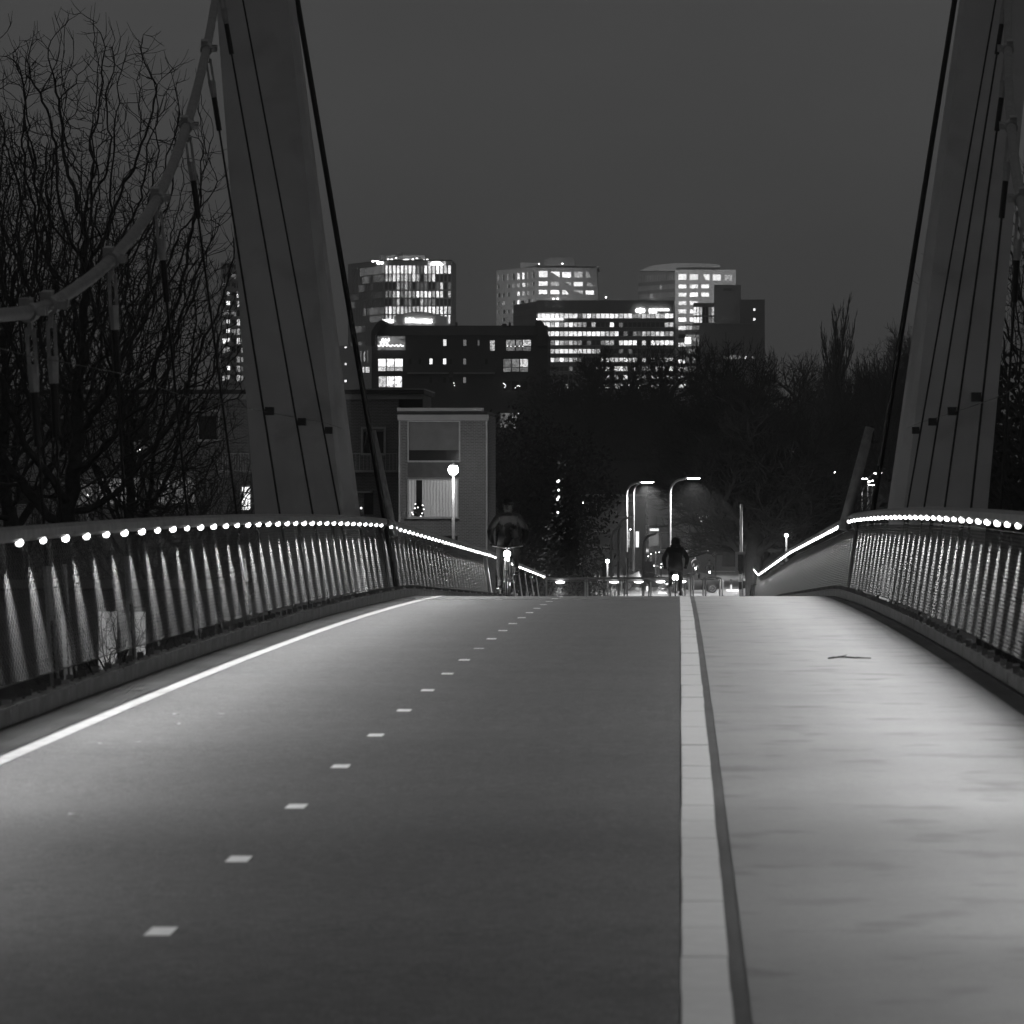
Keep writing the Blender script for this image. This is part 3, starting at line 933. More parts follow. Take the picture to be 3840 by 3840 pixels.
def tower_white():
    d = 1750.0; dl = d * 1.017
    t = empty("white_tower", (gx(2060, d), d, 0), "white tower with irregular punched windows and slanted right edge", "tower")
    sc = .3002; X = lambda q: 1800 + q * sc; Y = lambda q: 920 + q * sc
    xC = X(705); zt = gz(Y(264), d)
    L = gx(X(1480), d) - gx(xC, d)
    fr = [(735, 320, 843, 398, 'c'), (880, 330, 995, 398, 'b'), (1028, 335, 1135, 402, 'b'), (1178, 330, 1280, 402, 'm'), (1322, 332, 1385, 402, 'd'),
          (735, 450, 843, 505, 'b'), (885, 455, 992, 505, 'm'), (1065, 458, 1135, 505, 'm'), (1172, 458, 1282, 510, 'c'), (1335, 465, 1425, 512, 'd'),
          (735, 558, 838, 608, 'b'), (882, 560, 988, 608, 'b'), (1028, 560, 1112, 612, 'b'), (1165, 562, 1285, 612, 'm'), (1320, 565, 1422, 614, 'b')]
    rects = [(X(a), Y(b_), X(c), Y(e), k) for a, b_, c, e, k in fr]
    frontal(t, d, xC, X(1455), Y(264), 0, rects, FACM)
    # slanted right edge
    w = MB(); w.prism([Vector((gx(X(1455), d), d, zt)), Vector((gx(X(1640), d), d, 0)), Vector((gx(X(1455), d), d, 0))], (0, 0, 0), (0, 20, 0)); w.obj("slanted_end", FACM, t)
    # diagonal panels that cut some windows
    for a, b_, c, e, fl in ((880, 330, 995, 398, 0), (1028, 560, 1112, 612, 1), (1165, 562, 1285, 612, 0), (1322, 332, 1385, 402, 1), (1065, 458, 1135, 505, 0), (1335, 465, 1425, 512, 1)):
        P = lambda u, v: Vector((gx(X(u), d), d + .02, gz(Y(v), d)))
        tri = [P(a, e), P(c, e), P(a, b_)] if fl == 0 else [P(c, b_), P(c, e), P((a + c) / 2, b_)]
        w = MB(); w.prism(tri, (0, 0, 0), (0, .25, 0)); w.obj("diagonal_panel", FACM, t)
    Ln = (gx(X(205), dl), dl); Cn = (gx(xC, d), d)
    LL = math.hypot(Ln[0] - Cn[0], Ln[1] - Cn[1])
    wl = []
    pats = [["d0d0d0d00.d", 350, 430], ["d.d.d0b.m.d.d", 478, 528], ["d0d.d.mb0d.d", 585, 635], ["0.d.0.m.b.d", 690, 738], ["d..0.d", 800, 846], ["0..d", 900, 945]]
    ks = "0d0dmd0dbdm0d0"
    rr = random.Random(11)
    for r, (p, a, c) in enumerate(pats):
        n = 8
        for i in range(n):
            if rr.random() < .12: continue
            u0 = LL * (i + .18) / n; u1 = LL * (i + .18 + rr.choice((.5, .62, .42))) / n
            # the wall recedes to the left: keep true heights by using the corner's distance
            k = rr.choice("0000dd0d" if not (i in (4, 5) and r in (0, 1, 2, 3)) else "bmdm")
            wl.append((u0, u1, gz(Y(c - 22 + 0), d), gz(Y(a - 22), d), k))
    facade(t, Ln, Cn, 0, zt, wl, FACW, .5)
    body(t, [Ln, Cn, (gx(X(1480), d), d), (gx(X(1480), d), dl + 5)], zt - .5, zt - .02, FACW, "roof")
    p = MB(); p.bb(gx(X(800), d), d + 6, zt, gx(X(1180), d), d + 14, zt + 3.2); p.bb(gx(X(850), d), d + 7, zt + 3.2, gx(X(1150), d), d + 13, zt + 3.9); p.obj("plant_room", FACK, t)
    p = MB(); p.bb(gx(X(490), d), d + 10, zt, gx(X(720), d), d + 18, zt + 2); p.obj("plant_screen", FACD, t)
    for x, y, r in ((738, 233, 3), (1030, 230, 4), (918, 668, 4), (970, 668, 4)):
        q = MB(); q.ell((gx(X(x), d), d - .6, gz(Y(y), d)), (r * d / FPX, .3, 2.5 * d / FPX), 8, 5); q.obj("roof_lamp", SIGN, t)
    return t


tower_white()


def office_wide():
    d = 1480.0
    t = empty("office_building", (gx(2230, d), d, 0), "wide office building with long lit window strips and a glowing roof emblem", "office")
    xC, xR = 2012, 2526
    rr = random.Random(21)
    n = 30
    rows = [(1176, 1193, "bbbbbbbbbdmbmcccbbbcbmmbmmbmbb"), (1209, 1226, "bbbmbmbbmmm0m000b0d000000000mmbb"), (1243, 1260, "bbbbbbbbbbbbbbbmmb0d0ddmmmbbmm"), (1277, 1294, "0mbmbmmmmm0d00mmm0bbbb0b0bbbbb"),
            (1309, 1325, "00mmccccccccmm0000d0d00000000000"), (1342, 1357, "ccmbmbmbmm0000bbbbbbbb0m0m0bbm"), (1375, 1391, "cc00000d00000mbb0bbm0b0mm0bb0b"), (1407, 1423, "0000000000d0dbbb0b0b0mbm0mbmbm"), (1440, 1456, "bb0000b0d0000bbb0bb0mbbm0mbbbm")]
    L = gx(xR, d) - gx(xC, d); wins = []
    for a, c, p in rows:
        p = (p + "0" * n)[:n]
        for i, ch in enumerate(p):
            wins.append((L / n * (i + .09), L / n * (i + .91), gz(c, d), gz(a, d), ch))
    facade(t, (gx(xC, d), d), (gx(xR, d), d), 0, gz(1126, d), wins, FACK, .5)
    # receding left wing
    dl = d * 1.02; Ln = (gx(1925, dl), dl); Cn = (gx(xC, d), d); LL = math.hypot(Ln[0] - Cn[0], Ln[1] - Cn[1])
    wl = []
    for a, c, p in (rows[0], rows[1], rows[2]):
        for i in range(16): wl.append((LL / 16 * (i + .1), LL / 16 * (i + .9), gz(c, d), gz(a, d), rr.choice("bmbmmbd0b")))
    facade(t, Ln, Cn, 0, gz(1152, d), wl, FACK, .5)
    for i in range(5):
        f = MB(); z = gz(1157 + i * 4.2, d)
        f.prism([Vector((Ln[0], Ln[1] - .4, z)), Vector((Cn[0] - .1, Cn[1] - .4, z)), Vector((Cn[0] - .1, Cn[1] - .1, z)), Vector((Ln[0], Ln[1] - .1, z))], (0, 0, 0), (0, 0, .12)); f.obj("louvre", FACM, t)
    body(t, [(Ln[0], Ln[1]), (Cn[0], d + .6), (gx(xR, d), d + .6), (gx(xR, d), d + 40), (Ln[0], d + 40)], 0, gz(1130, d), FACK)
    # horizontal sills that cast the stripes
    for a, c, p in rows:
        for zz, q in ((gz(c, d) - .25, .5), (gz(a, d) + .35, .35)):
            f = MB(); f.bb(gx(xC, d), d - q, zz, gx(xR, d), d - .003, zz + .16); f.obj("ledge", FACM, t)
    # emblem of three round lobes and two lines of glowing letters
    s = MB()
    for xx, r in ((2390, 8), (2401, 10), (2412, 8)): s.ell((gx(xx, d), d - .6, gz(1165, d)), (r * .85 * d / FPX, .25, r * d / FPX), 14, 8)
    s.obj("roof_emblem", SIGN, t)
    for row, (x0, x1, y) in enumerate(((2434, 2509, 1162), (2434, 2464, 1171))):
        x = x0
        q = MB(); rq = random.Random(5 + row)
        while x < x1:
            w = rq.uniform(2.5, 4.5); q.bb(gx(x, d), d - .5, gz(y + rq.uniform(2.2, 3.5), d), gx(x + w, d), d - .3, gz(y - 3.2, d)); x += w + .9
        q.obj("roof_lettering", SIGN, t)
    q = MB(); q.ell((gx(2272, d), d + 3, gz(1114, d)), (3.4 * d / FPX, .3, 3 * d / FPX), 8, 6); q.obj("roof_lamp", SIGN, t)
    q = MB(); q.tube([(gx(2272, d), d + 3, gz(1126, d)), (gx(2272, d), d + 3, gz(1114, d))], .08, 5); q.obj("lamp_mast", FACK, t)
    for x, yd, tgt, e, cone in ((1950, 1505, (1935, 1770, 1100), 4.0e5, 17), (2060, 1500, (2120, 1750, 1040), 1.6e5, 17), (2440, 1500, (2640, 1600, 1080), 1.1e5, 60)):  # added roof lamps that brighten the white and pale tower faces
        zz = gz(1130, d); X = gx(x, d)
        q = MB(); q.bb(X - .5, yd - .3, zz + .5, X + .5, yd + .3, zz + 1.2); q.tube([(X, yd, zz - .2), (X, yd, zz + .6)], .1, 6); fl = q.obj("added_flood_lamp", FACK, t)
        P = px(tgt[0], tgt[2], tgt[1]); A = Vector((X, yd + .6, zz + .9))
        lamp_child(t, spot("added_flood_light", e, cone, .8, .5), A, P - A)
    b2 = MB(); b2.bb(gx(2012, d), d - 1.1, gz(1199, d), gx(2112, d), d - .6, gz(1196, d)); b2.obj("strip_light", SIGN, t)


office_wide()


def tower_pale():
    d = 1600.0; dl = d * 1.014
    t = empty("pale_tower", (gx(2600, d), d, 0), "pale tower with overhanging top right corner and dark glazed left side", "tower")
    sc = .3106; X = lambda q: 2340 + q * sc; Y = lambda q: 940 + q * sc
    xC = X(617); zt = gz(Y(230), d)
    rects = []
    top = [(658, 282, 752, 352, 'c'), (795, 284, 892, 352, 'c'), (958, 286, 1033, 357, 'c'), (1072, 288, 1170, 360, 'c'), (1212, 292, 1305, 362, 'm')]
    yy = 407
    low = []
    for r in range(13):
        low.append((658, yy, 752, yy + 48, 'b' if r not in (6, 8) else '0'))
        if r < 6: low.append((795, yy, 892, yy + 48, 'b'))
        if r < 2: low.append((935, yy, 1025, yy + 46, 'c'))
        yy += 100.5
    P = [(X(a), Y(b_), X(c), Y(e), k) for a, b_, c, e, k in top]
    zc = gz(Y(410), d)
    facade(t, (gx(xC, d), d), (gx(X(1350), d), d), zc, zt, [(gx(a, d) - gx(xC, d), gx(c, d) - gx(xC, d), gz(e, d), gz(b_, d), k) for a, b_, c, e, k in P], FACW2, .6, "upper_wall")
    P = [(X(a), Y(b_), X(c), Y(e), k) for a, b_, c, e, k in low]
    facade(t, (gx(xC, d), d), (gx(X(1092), d), d), 0, zc, [(gx(a, d) - gx(xC, d), gx(c, d) - gx(xC, d), gz(e, d), gz(b_, d), k) for a, b_, c, e, k in P if gz(e, d) > 0], FACW2, .6, "lower_wall")
    body(t, [(gx(xC, d), d + .7), (gx(X(1350), d), d + .7), (gx(X(1350), d), dl), (gx(xC, d), dl)], zc, zt - .05, FACW2, "upper_core")
    w = MB(); w.prism([Vector((gx(X(955), d), d + .02, gz(Y(286), d))), Vector((gx(X(990), d), d + .02, gz(Y(357), d))), Vector((gx(X(955), d), d + .02, gz(Y(357), d)))], (0, 0, 0), (0, .4, 0)); w.obj("diagonal_panel", FACW2, t)
    Ln = (gx(X(172), dl), dl); Cn = (gx(xC, d), d); LL = math.hypot(Ln[0] - Cn[0], Ln[1] - Cn[1])
    wl = []; rr = random.Random(8)
    for a, c in ((300, 385), (430, 487), (528, 588), (625, 668)):
        for i in range(22): wl.append((LL / 22 * (i + .2), LL / 22 * (i + .8), gz(Y(c - 30), d), gz(Y(a - 30), d), rr.choice("ddmdd0dmdbd" if 6 < i < 14 else "dd0dd0dd")))
    facade(t, Ln, Cn, 0, zt - 1.2, wl, FACK, .5, "glazed_wall")
    pl = MB()
    pts = [(-38, 0), (-20, 2.2), (4, 3.0), (26, 2.6), (38, 1.0), (38, 0)]
    pl.prism([Vector((gx(2600, d) + a * .36 * 3, d + 8, zt + c)) for a, c in [(-18, 0), (-14, 1.9), (-6, 2.8), (5, 2.6), (9, 2.2), (9, 0)]], (0, 0, 0), (0, 8, 0)); pl.obj("plant_room", FACM, t)


tower_pale()


def block_dark():
    d = 1250.0
    t = empty("dark_block", (gx(2750, d), d, 0), "dark windowless block with glazed corner right of the pale tower", "building")
    sc = .3106; X = lambda q: 2340 + q * sc; Y = lambda q: 940 + q * sc
    frontal(t, d, X(915), X(1700), Y(878), 0, [(X(1060), Y(1265), X(1085), Y(1303), 'd'), (X(1195), Y(1268), X(1260), Y(1303), 'd'), (X(1265), Y(1265), X(1365), Y(1308), 'm'), (X(1385), Y(1268), X(1408), Y(1305), 'd'), (X(1460), Y(1272), X(1483), Y(1303), 'b'), (X(1545), Y(1275), X(1580), Y(1300), 'd')], FACK)
    body(t, [(gx(X(915), d), d + .4), (gx(X(1700), d), d + .4), (gx(X(1700), d), d + 30), (gx(X(915), d), d + 30)], 0, gz(Y(878), d) - .05, FACK)
    frontal(t, d + 6, X(1405), X(1700), Y(590), 0, [(X(1560), Y(697), X(1586), Y(726), 'b'), (X(1560), Y(815), X(1586), Y(843), 'b')], FACK, name="upper_wall")
    body(t, [(gx(X(1405), d), d + 6.5), (gx(X(1700), d), d + 6.5), (gx(X(1700), d), d + 30), (gx(X(1405), d), d + 30)], 0, gz(Y(590), d) - .05, FACK, "upper_core")
    m = MB(); m.bb(gx(X(1092), d + 14), d + 14, 0, gx(X(1412), d + 14), d + 30, gz(Y(412), d + 14)); m.obj("stair_tower", FACM, t)
    m = MB(); m.bb(gx(X(1200), d + 14), d + 13.6, gz(Y(486), d + 14), gx(X(1306), d + 14), d + 13.95, gz(Y(455), d + 14)); m.obj("grille", FACK, t)
    rl = MB(); rl.bb(gx(X(915), d), d - .2, gz(Y(884), d), gx(X(1590), d), d - .05, gz(Y(880), d)); rl.obj("roof_edge", FACM, t)
    # glazed corner: stacked lit floors
    d2 = d - 4; rr = random.Random(13)
    wl = []
    xs0, xs1 = X(742), X(912)
    L = gx(xs1, d2) - gx(xs0, d2)
    for r, (a, c) in enumerate(((905, 955), (1015, 1045), (1050, 1150), (1185, 1240), (1290, 1355), (1395, 1470), (1505, 1570))):
        for i in range(4):
            k = rr.choice("mdmb0") if i < 3 else rr.choice("d0d")
            wl.append((L * (i + .08) / 4, L * (i + .92) / 4, gz(Y(c), d2), gz(Y(a), d2), k))
    facade(t, (gx(xs0, d2), d2), (gx(xs1, d2), d2), 0, gz(Y(890), d2), wl, FACK, .4, "glazed_corner")
    wl = []; xs0, xs1 = X(838), X(1090); L = gx(xs1, d + 2) - gx(xs0, d + 2)
    for a, c in ((680, 780), (800, 870)):
        for i in range(7): wl.append((L * (i + .1) / 7, L * (i + .9) / 7, gz(Y(c), d + 2), gz(Y(a), d + 2), "bbm00dm"[i]))
    facade(t, (gx(xs0, d + 2), d + 2), (gx(xs1, d + 2), d + 2), 20, gz(Y(632), d + 2), wl, FACK, .4, "glazed_top")
    q = MB(); q.bb(gx(X(738), d2), d2 - .5, gz(Y(1120), d2), gx(X(805), d2), d2 - .2, gz(Y(1048), d2)); q.obj("lit_screen", SIGN, t)


block_dark()


def flats_left():
    d = 900.0
    t = empty("block_of_flats", (gx(865, d), d, 0), "pale block of flats with balconies behind the bare tree", "flats")
    sc = .497; Y = lambda q: 960 + q * sc; X = lambda q: q * sc
    rects = []; rr = random.Random(4)
    yy = 50; lit = {3: 'mb', 4: 'bm', 5: 'd0', 6: 'mm', 7: 'bm', 8: 'bb', 9: 'm0', 10: '0d', 11: 'bm', 12: 'mm'}
    for r in range(13):
        y0 = Y(55 + r * 70)
        k = lit.get(r, '00')
        rects += [(834, y0 + 4, 846, y0 + 22, rr.choice("0d" + k[0])), (849, y0 + 2, 862, y0 + 24, k[0]), (868, y0 + 4, 884, y0 + 24, rr.choice("00d")), (888, y0 + 2, 900, y0 + 24, k[1]), (904, y0 + 4, 912, y0 + 22, 'd')]
    frontal(t, d, 828, 990, 985, 0, rects, FACM)
    body(t, [(gx(828, d), d + .4), (gx(990, d), d + .4), (gx(990, d), d + 20), (gx(828, d), d + 20)], 0, gz(985, d), FACM)
    for r in range(13):
        y0 = Y(55 + r * 70)
        b = MB(); b.bb(gx(846, d), d - 1.3, gz(y0 + 33, d), gx(905, d), d - .02, gz(y0 + 31, d)); b.bb(gx(846, d), d - 1.3, gz(y0 + 31, d), gx(880, d), d - 1.2, gz(y0 + 18, d)); b.obj("balcony", FACD, t)


flats_left()


# ------------------------------------------------------------------ dark brick apartment house in the middle distance
def apartment():
    d = 660.0
    t = empty("apartment_house", (gx(1730, d), d, 0), "dark brick apartment house with stepped gables and scattered lit windows", "building")
    k = .4451; X = lambda q: 1240 + q * k; Y = lambda q: 1180 + q * k
    raw = []
    for a in (400, 472, 542): raw += [(a, 372, a + 64, 437, 'c' if a != 472 else 'b'), (a, 442, a + 64, 474, 'm')]
    for a in (405, 472, 538): raw.append((a, 520, a + 62, 610, 'b' if a > 410 else 'm'))
    raw.append((395, 182, 628, 298, 'd'))
    raw += [(948, 208, 975, 262, 'c'), (1117, 210, 1143, 262, 'k'), (1238, 213, 1254, 260, 'k'), (1342, 217, 1382, 303, 'm'), (832, 370, 857, 417, 'c'), (947, 370, 973, 417, 'c'), (1116, 370, 1140, 418, 'k'), (1116, 527, 1140, 575, 'k')]
    for a, w in ((1478, 72), (1562, 50), (1620, 66)): raw += [(a, 212, a + w, 262, 'm' if w != 50 else 'd'), (a, 268, a + w, 304, 'd')]
    for a, w in ((1455, 62), (1525, 62), (1596, 66)): raw += [(a, 373, a + w, 440, 'd' if w == 62 else 'm'), (a, 446, a + w, 480, 'd')]
    raw += [(1430, 830, 1512, 955, 'd'), (1520, 838, 1580, 958, 'm'), (1588, 830, 1648, 952, 'd')]
    for a in (660, 740, 1000, 1300): raw.append((a, 372, a + 22, 417, '0'))
    for a in (830, 948, 1000): raw.append((a, 527, a + 24, 575, '0'))
    for a in (1455, 1525, 1596): raw.append((a, 560, a + 60, 640, '0'))
    rects = [(X(a), Y(b_), X(c), Y(e), q) for a, b_, c, e, q in raw]
    frontal(t, d, X(345), X(1830), Y(175), 0, rects, BRICKD)
    zt = gz(Y(175), d); zr = gz(Y(78), d)
    m = MB(); m.prism([Vector((gx(X(372), d), d - .3, zt)), Vector((gx(X(372), d), d + 7, zr)), Vector((gx(X(372), d), d + 14, zt))], (0, 0, 0), (gx(X(1815), d) - gx(X(372), d), 0, 0)); m.obj("roof", ROOFD, t)
    # gable ends standing above the roof
    for xs in (((345, 260), (345, 145), (385, 80), (420, 48), (445, 48), (452, 80), (420, 100), (395, 150), (378, 185), (378, 260)),
               ((1740, 260), (1740, 130), (1722, 80), (1735, 48), (1775, 48), (1805, 110), (1820, 160), (1832, 260))):
        m = MB(); m.prism([Vector((gx(X(a), d), d - .9, gz(Y(c), d))) for a, c in xs], (0, 0, 0), (0, 13, 0)); m.obj("gable", BRICKD, t)
    for a, c in ((1040, 50), (1447, 64), (1494, 52)):
        m = MB(); m.bb(gx(X(a - 7 if a != 1447 else a - 18), d), d + 6, zr - .3, gx(X(a + 7 if a != 1447 else a + 18), d), d + 8, gz(Y(c), d)); m.obj("chimney", ROOFD, t)
    for a, c in ((650, 995), (1038, 1385)):
        m = MB(); m.bb(gx(X(a), d), d - 1.2, gz(Y(500), d), gx(X(c), d), d - .02, gz(Y(487), d)); m.obj("balcony", FASC, t)
    body(t, [(gx(X(346), d), d + .4), (gx(X(1829), d), d + .4), (gx(X(1829), d), d + 13), (gx(X(346), d), d + 13)], 0, zt - .05, BRICKD)
    # balcony strung with lights
    f = MB(); rr = random.Random(9)
    P = lambda a, c: Vector((gx(X(a), d), d - .6, gz(Y(c), d)))
    for i in range(46):
        a = 402 + i * 4.7; f.ell(P(a, 262 + 6 * math.sin(i * .9) + rr.uniform(-4, 4)), (.07, .05, .07), 6, 4)
    for i in range(46):
        q = i / 46; f.ell(P(420 + 78 * q + rr.uniform(-4, 4), 228 + 24 * math.sin(q * 19) + rr.uniform(-4, 4)), (.08, .05, .08), 6, 4)
    f.obj("string_lights", FAIRY, t)
    f = MB()
    for a, c in ((1458, 580), (1464, 585), (1470, 590), (1474, 601), (1468, 612), (1557, 617), (1573, 602), (1583, 598), (1593, 604), (1040, 577), (1045, 598), (1535, 832), (1585, 832), (1405, 950), (1420, 951), (1436, 951), (1620, 886), (1635, 886), (1545, 880), (1550, 862), (1556, 900), (1552, 845), (1490, 266), (1520, 268), (1555, 268), (1590, 266), (1620, 268)):
        f.ell(P(a, c), (.07, .05, .06), 6, 4)
    f.obj("string_lights", FAIRY, t)


apartment()


# ------------------------------------------------------------------ near houses
def framed(parent, d, x0, y0, x1, y1, t=4, m=FRAME, dep=.12, bars=()):
    """Window frame of four bars (and extra uprights) in pixels at distance d."""
    w = MB(); q = d - dep
    def bar(a, b_, c, e): w.bb(gx(a, d), q, gz(e, d), gx(c, d), d - .01, gz(b_, d))
    bar(x0, y0, x1, y0 + t); bar(x0, y1 - t, x1, y1); bar(x0, y0 + t, x0 + t, y1 - t); bar(x1 - t, y0 + t, x1, y1 - t)
    for b_ in bars: bar(b_ - t / 2, y0 + t, b_ + t / 2, y1 - t)
    return w.obj("window_frame", m, parent)


def house_right():
    d = 215.0
    t = empty("brick_house", (gx(1660, d), d, 0), "brick house with wide picture windows behind the bright street lamp", "house")
    frontal(t, d, 1496, 1830, 1577, 0, [(1532, 1582, 1722, 1728, '0'), (1532, 1799, 1716, 1938, 'k'), (1532, 2010, 1716, 2150, '0')], BRICKH, .3)
    framed(t, d, 1528, 1578, 1726, 1732, 5); framed(t, d, 1528, 1795, 1720, 1942, 5)
    w = MB(); w.bb(gx(1534, d), d + .12, gz(1688, d), gx(1720, d), d + .16, gz(1584, d)); w.obj("roller_blind", BLIND, t)
    # white band, dark gap and roof edge
    w = MB(); w.bb(gx(1492, d), d - .25, gz(1577, d), gx(1834, d), d - .003, gz(1555, d)); w.obj("lintel_band", FASC, t)
    w = MB(); w.bb(gx(1490, d), d - .1, gz(1555, d), gx(1828, d), d + 9, gz(1542, d)); w.obj("roof_slab", ROOFD, t)
    w = MB(); w.bb(gx(1491, d), d - .45, gz(1541.6, d), gx(1815, d), d - .12, gz(1530, d)); w.obj("roof_edge", FASC, t)
    w = MB(); w.bb(gx(1496, d), d + .4, 0, gx(1829.5, d), d + 9, gz(1556, d)); w.obj("rear_wall", BRICKH, t)
    for x in (1498, 1826):
        w = MB(); w.tube([(gx(x, d), d - .12, 0), (gx(x, d), d - .12, gz(1578, d))], .045, 6); w.obj("downpipe", FRAME, t)
    w = MB(); w.bb(gx(1524, d), d - .3, gz(1800, d) + .1, gx(1730, d), d - .004, gz(1795, d) + .02); w.obj("lintel", FASC, t)
    w = MB(); w.bb(gx(1524, d), d - .28, gz(1946, d), gx(1724, d), d - .004, gz(1942.5, d)); w.obj("sill", FASC, t)
    w = MB(); w.bb(gx(1530, d), d - .05, gz(1790, d), gx(1722, d), d - .003, gz(1736, d)); w.obj("panel", mat("spandrel_panel", .06, .6), t)
    # dark curtain gap, ornaments and a small decorated tree behind the glass
    w = MB(); w.bb(gx(1560, d), d + .1, gz(1938, d), gx(1583, d), d + .2, gz(1801, d)); w.obj("curtain_gap", GLASS, t)
    w = MB(); rr = random.Random(2)
    for i in range(60):
        a = rr.random(); x = 1570 + rr.uniform(-24, 24) * a; y = 1868 + a * 66
        w.box((gx(x, d), d + .05, gz(y, d)), (.14, .05, .10), Matrix.Rotation(rr.uniform(0, 3), 3, 'Y'))
    w.obj("ornament_tree", LEAF, t)
    w = MB()
    for x, y in ((1545, 1922), (1556, 1906), (1567, 1903), (1585, 1895), (1549, 1929), (1583, 1925), (1578, 1936), (1558, 1890), (1590, 1910)):
        w.ell((gx(x, d), d - .02, gz(y, d)), (.035, .03, .035), 6, 4)
    w.obj("string_lights", FAIRY, t)
    w = MB()
    for x, y, a, c in ((1598, 1882, 22, 16), (1604, 1915, 18, 44), (1622, 1918, 14, 50), (1595, 1918, 8, 40), (1655, 1910, 20, 7)):
        w.box((gx(x, d), d - .03, gz(y, d)), (a * d / FPX, .04, c * d / FPX), Matrix.Rotation(rr.uniform(-.15, .15), 3, 'Y'))
    w.obj("window_ornaments", CURT_M, t)
    return t


house_right()


def house_left():
    d = 222.0
    t = empty("brick_row_house", (gx(1100, d), d, 0), "long flat-roofed brick house with balconies behind the left pylon and tree", "house")
    rects = [(1364, 1618, 1438, 1706, '0'), (1364, 1850, 1400, 1930, '0'), (745, 1560, 812, 1650, '0'), (906, 1826, 938, 1912, 'c'), (592, 1798, 728, 1888, 'k'), (370, 1795, 520, 1888, 'k'), (265, 1815, 345, 1890, 'k'),
             (1060, 1600, 1130, 1706, '0'), (470, 1570, 560, 1650, '0'), (200, 1570, 300, 1650, '0'), (60, 1820, 160, 1890, '0'), (1330, 2010, 1440, 2150, '0')]
    frontal(t, d, -300, 1494, 1497, 0, rects, BRICKH, .3)
    w = MB(); w.bb(gx(-300, d), d + .4, 0, gx(1494, d), d + 9, gz(1480, d)); w.obj("rear_wall", BRICKH, t)
    framed(t, d, 1354, 1601, 1447, 1708, 7); framed(t, d, 738, 1536, 826, 1656, 8); framed(t, d, 900, 1820, 943, 1916, 4)
    for a, c in ((586, 734), (362, 526), (258, 351)): framed(t, d, a, 1792, c, 1894, 4, bars=((a + c) / 2,))
    w = MB(); w.bb(gx(-300, d), d - .5, gz(1477, d), gx(1592, d), d + 9, gz(1462, d)); w.obj("roof_slab", ROOFD, t)
    w = MB(); w.bb(gx(-300, d), d - .55, gz(1461.5, d), gx(1594, d), d + 9.1, gz(1458, d)); w.obj("roof_edge", FASC, t)
    w = MB(); w.bb(gx(-300, d), d - .2, gz(1497, d), gx(1584, d), d - .003, gz(1478, d)); w.obj("fascia", FASC, t)
    w = MB(); w.bb(gx(1494.5, d), d + .5, gz(1700, d), gx(1583, d), d + 8, gz(1479, d)); w.obj("recess", ROOFD, t)
    # balconies with railings
    for x0, x1 in ((1300, 1494), (826, 960)):
        b = MB(); b.bb(gx(x0, d), d - 1.3, gz(1771, d), gx(x1, d), d - .02, gz(1764, d)); bo = b.obj("balcony", FASC, t)
        b = MB(); b.bb(gx(x0, d), d - 1.3, gz(1703, d), gx(x1, d), d - 1.24, gz(1700, d)); b.bb(gx(x0, d), d - 1.3, gz(1765, d), gx(x1, d), d - 1.24, gz(1763, d))
        n = 14
        for i in range(n + 1):
            x = x0 + (x1 - x0) * i / n
            b.bb(gx(x - .7, d), d - 1.29, gz(1764, d), gx(x + .7, d), d - 1.25, gz(1702, d))
        b.obj("balustrade", FRAME, bo)
    # canopy, door lamp
    b = MB(); b.bb(gx(1330, d), d - 1.4, gz(1848, d), gx(1400, d), d - .02, gz(1841, d)); b.obj("canopy", FASC, t)
    b = MB(); b.ell((gx(1356, d), d - .3, gz(1905, d)), (.05, .05, .05), 8, 5); b.obj("door_lamp", FAIRY, t)
    b = MB()
    for x, y in ((482, 1687), (500, 1679), (520, 1692), (528, 1687)): b.ell((gx(x, d), d - .4, gz(y, d)), (.05, .05, .035), 6, 4)
    b.obj("string_lights", FAIRY, t)
    return t


house_left()


def house_far(name, label, d, x0, x1, yt, rects, wall, extra=None):
    t = empty(name, (gx((x0 + x1) / 2, d), d, 0), label, "house", "houses beyond the end of the bridge")
    frontal(t, d, x0, x1, yt, 0, rects, wall, .25)
    b = MB(); b.bb(gx(x0, d), d + .35, 0, gx(x1, d), d + 9, gz(yt, d) - .02); b.obj("rear_wall", wall, t)
    b = MB(); zt = gz(yt, d)
    b.prism([Vector((gx(x0 - 6, d), d - .6, zt)), Vector((gx(x0 - 6, d), d + 4.5, zt + 3.2)), Vector((gx(x0 - 6, d), d + 9.6, zt))], (0, 0, 0), (gx(x1 + 6, d) - gx(x0 - 6, d), 0, 0)); b.obj("roof", ROOFD, t)
    b = MB(); b.bb(gx(x0 - 6, d), d - .75, zt - .12, gx(x1 + 6, d), d - .61, zt + .06); b.obj("gutter", FRAME, t)
    for r in rects: framed(t, d, r[0] - 3, r[1] - 3, r[2] + 3, r[3] + 3, 3, dep=.08)
    return t


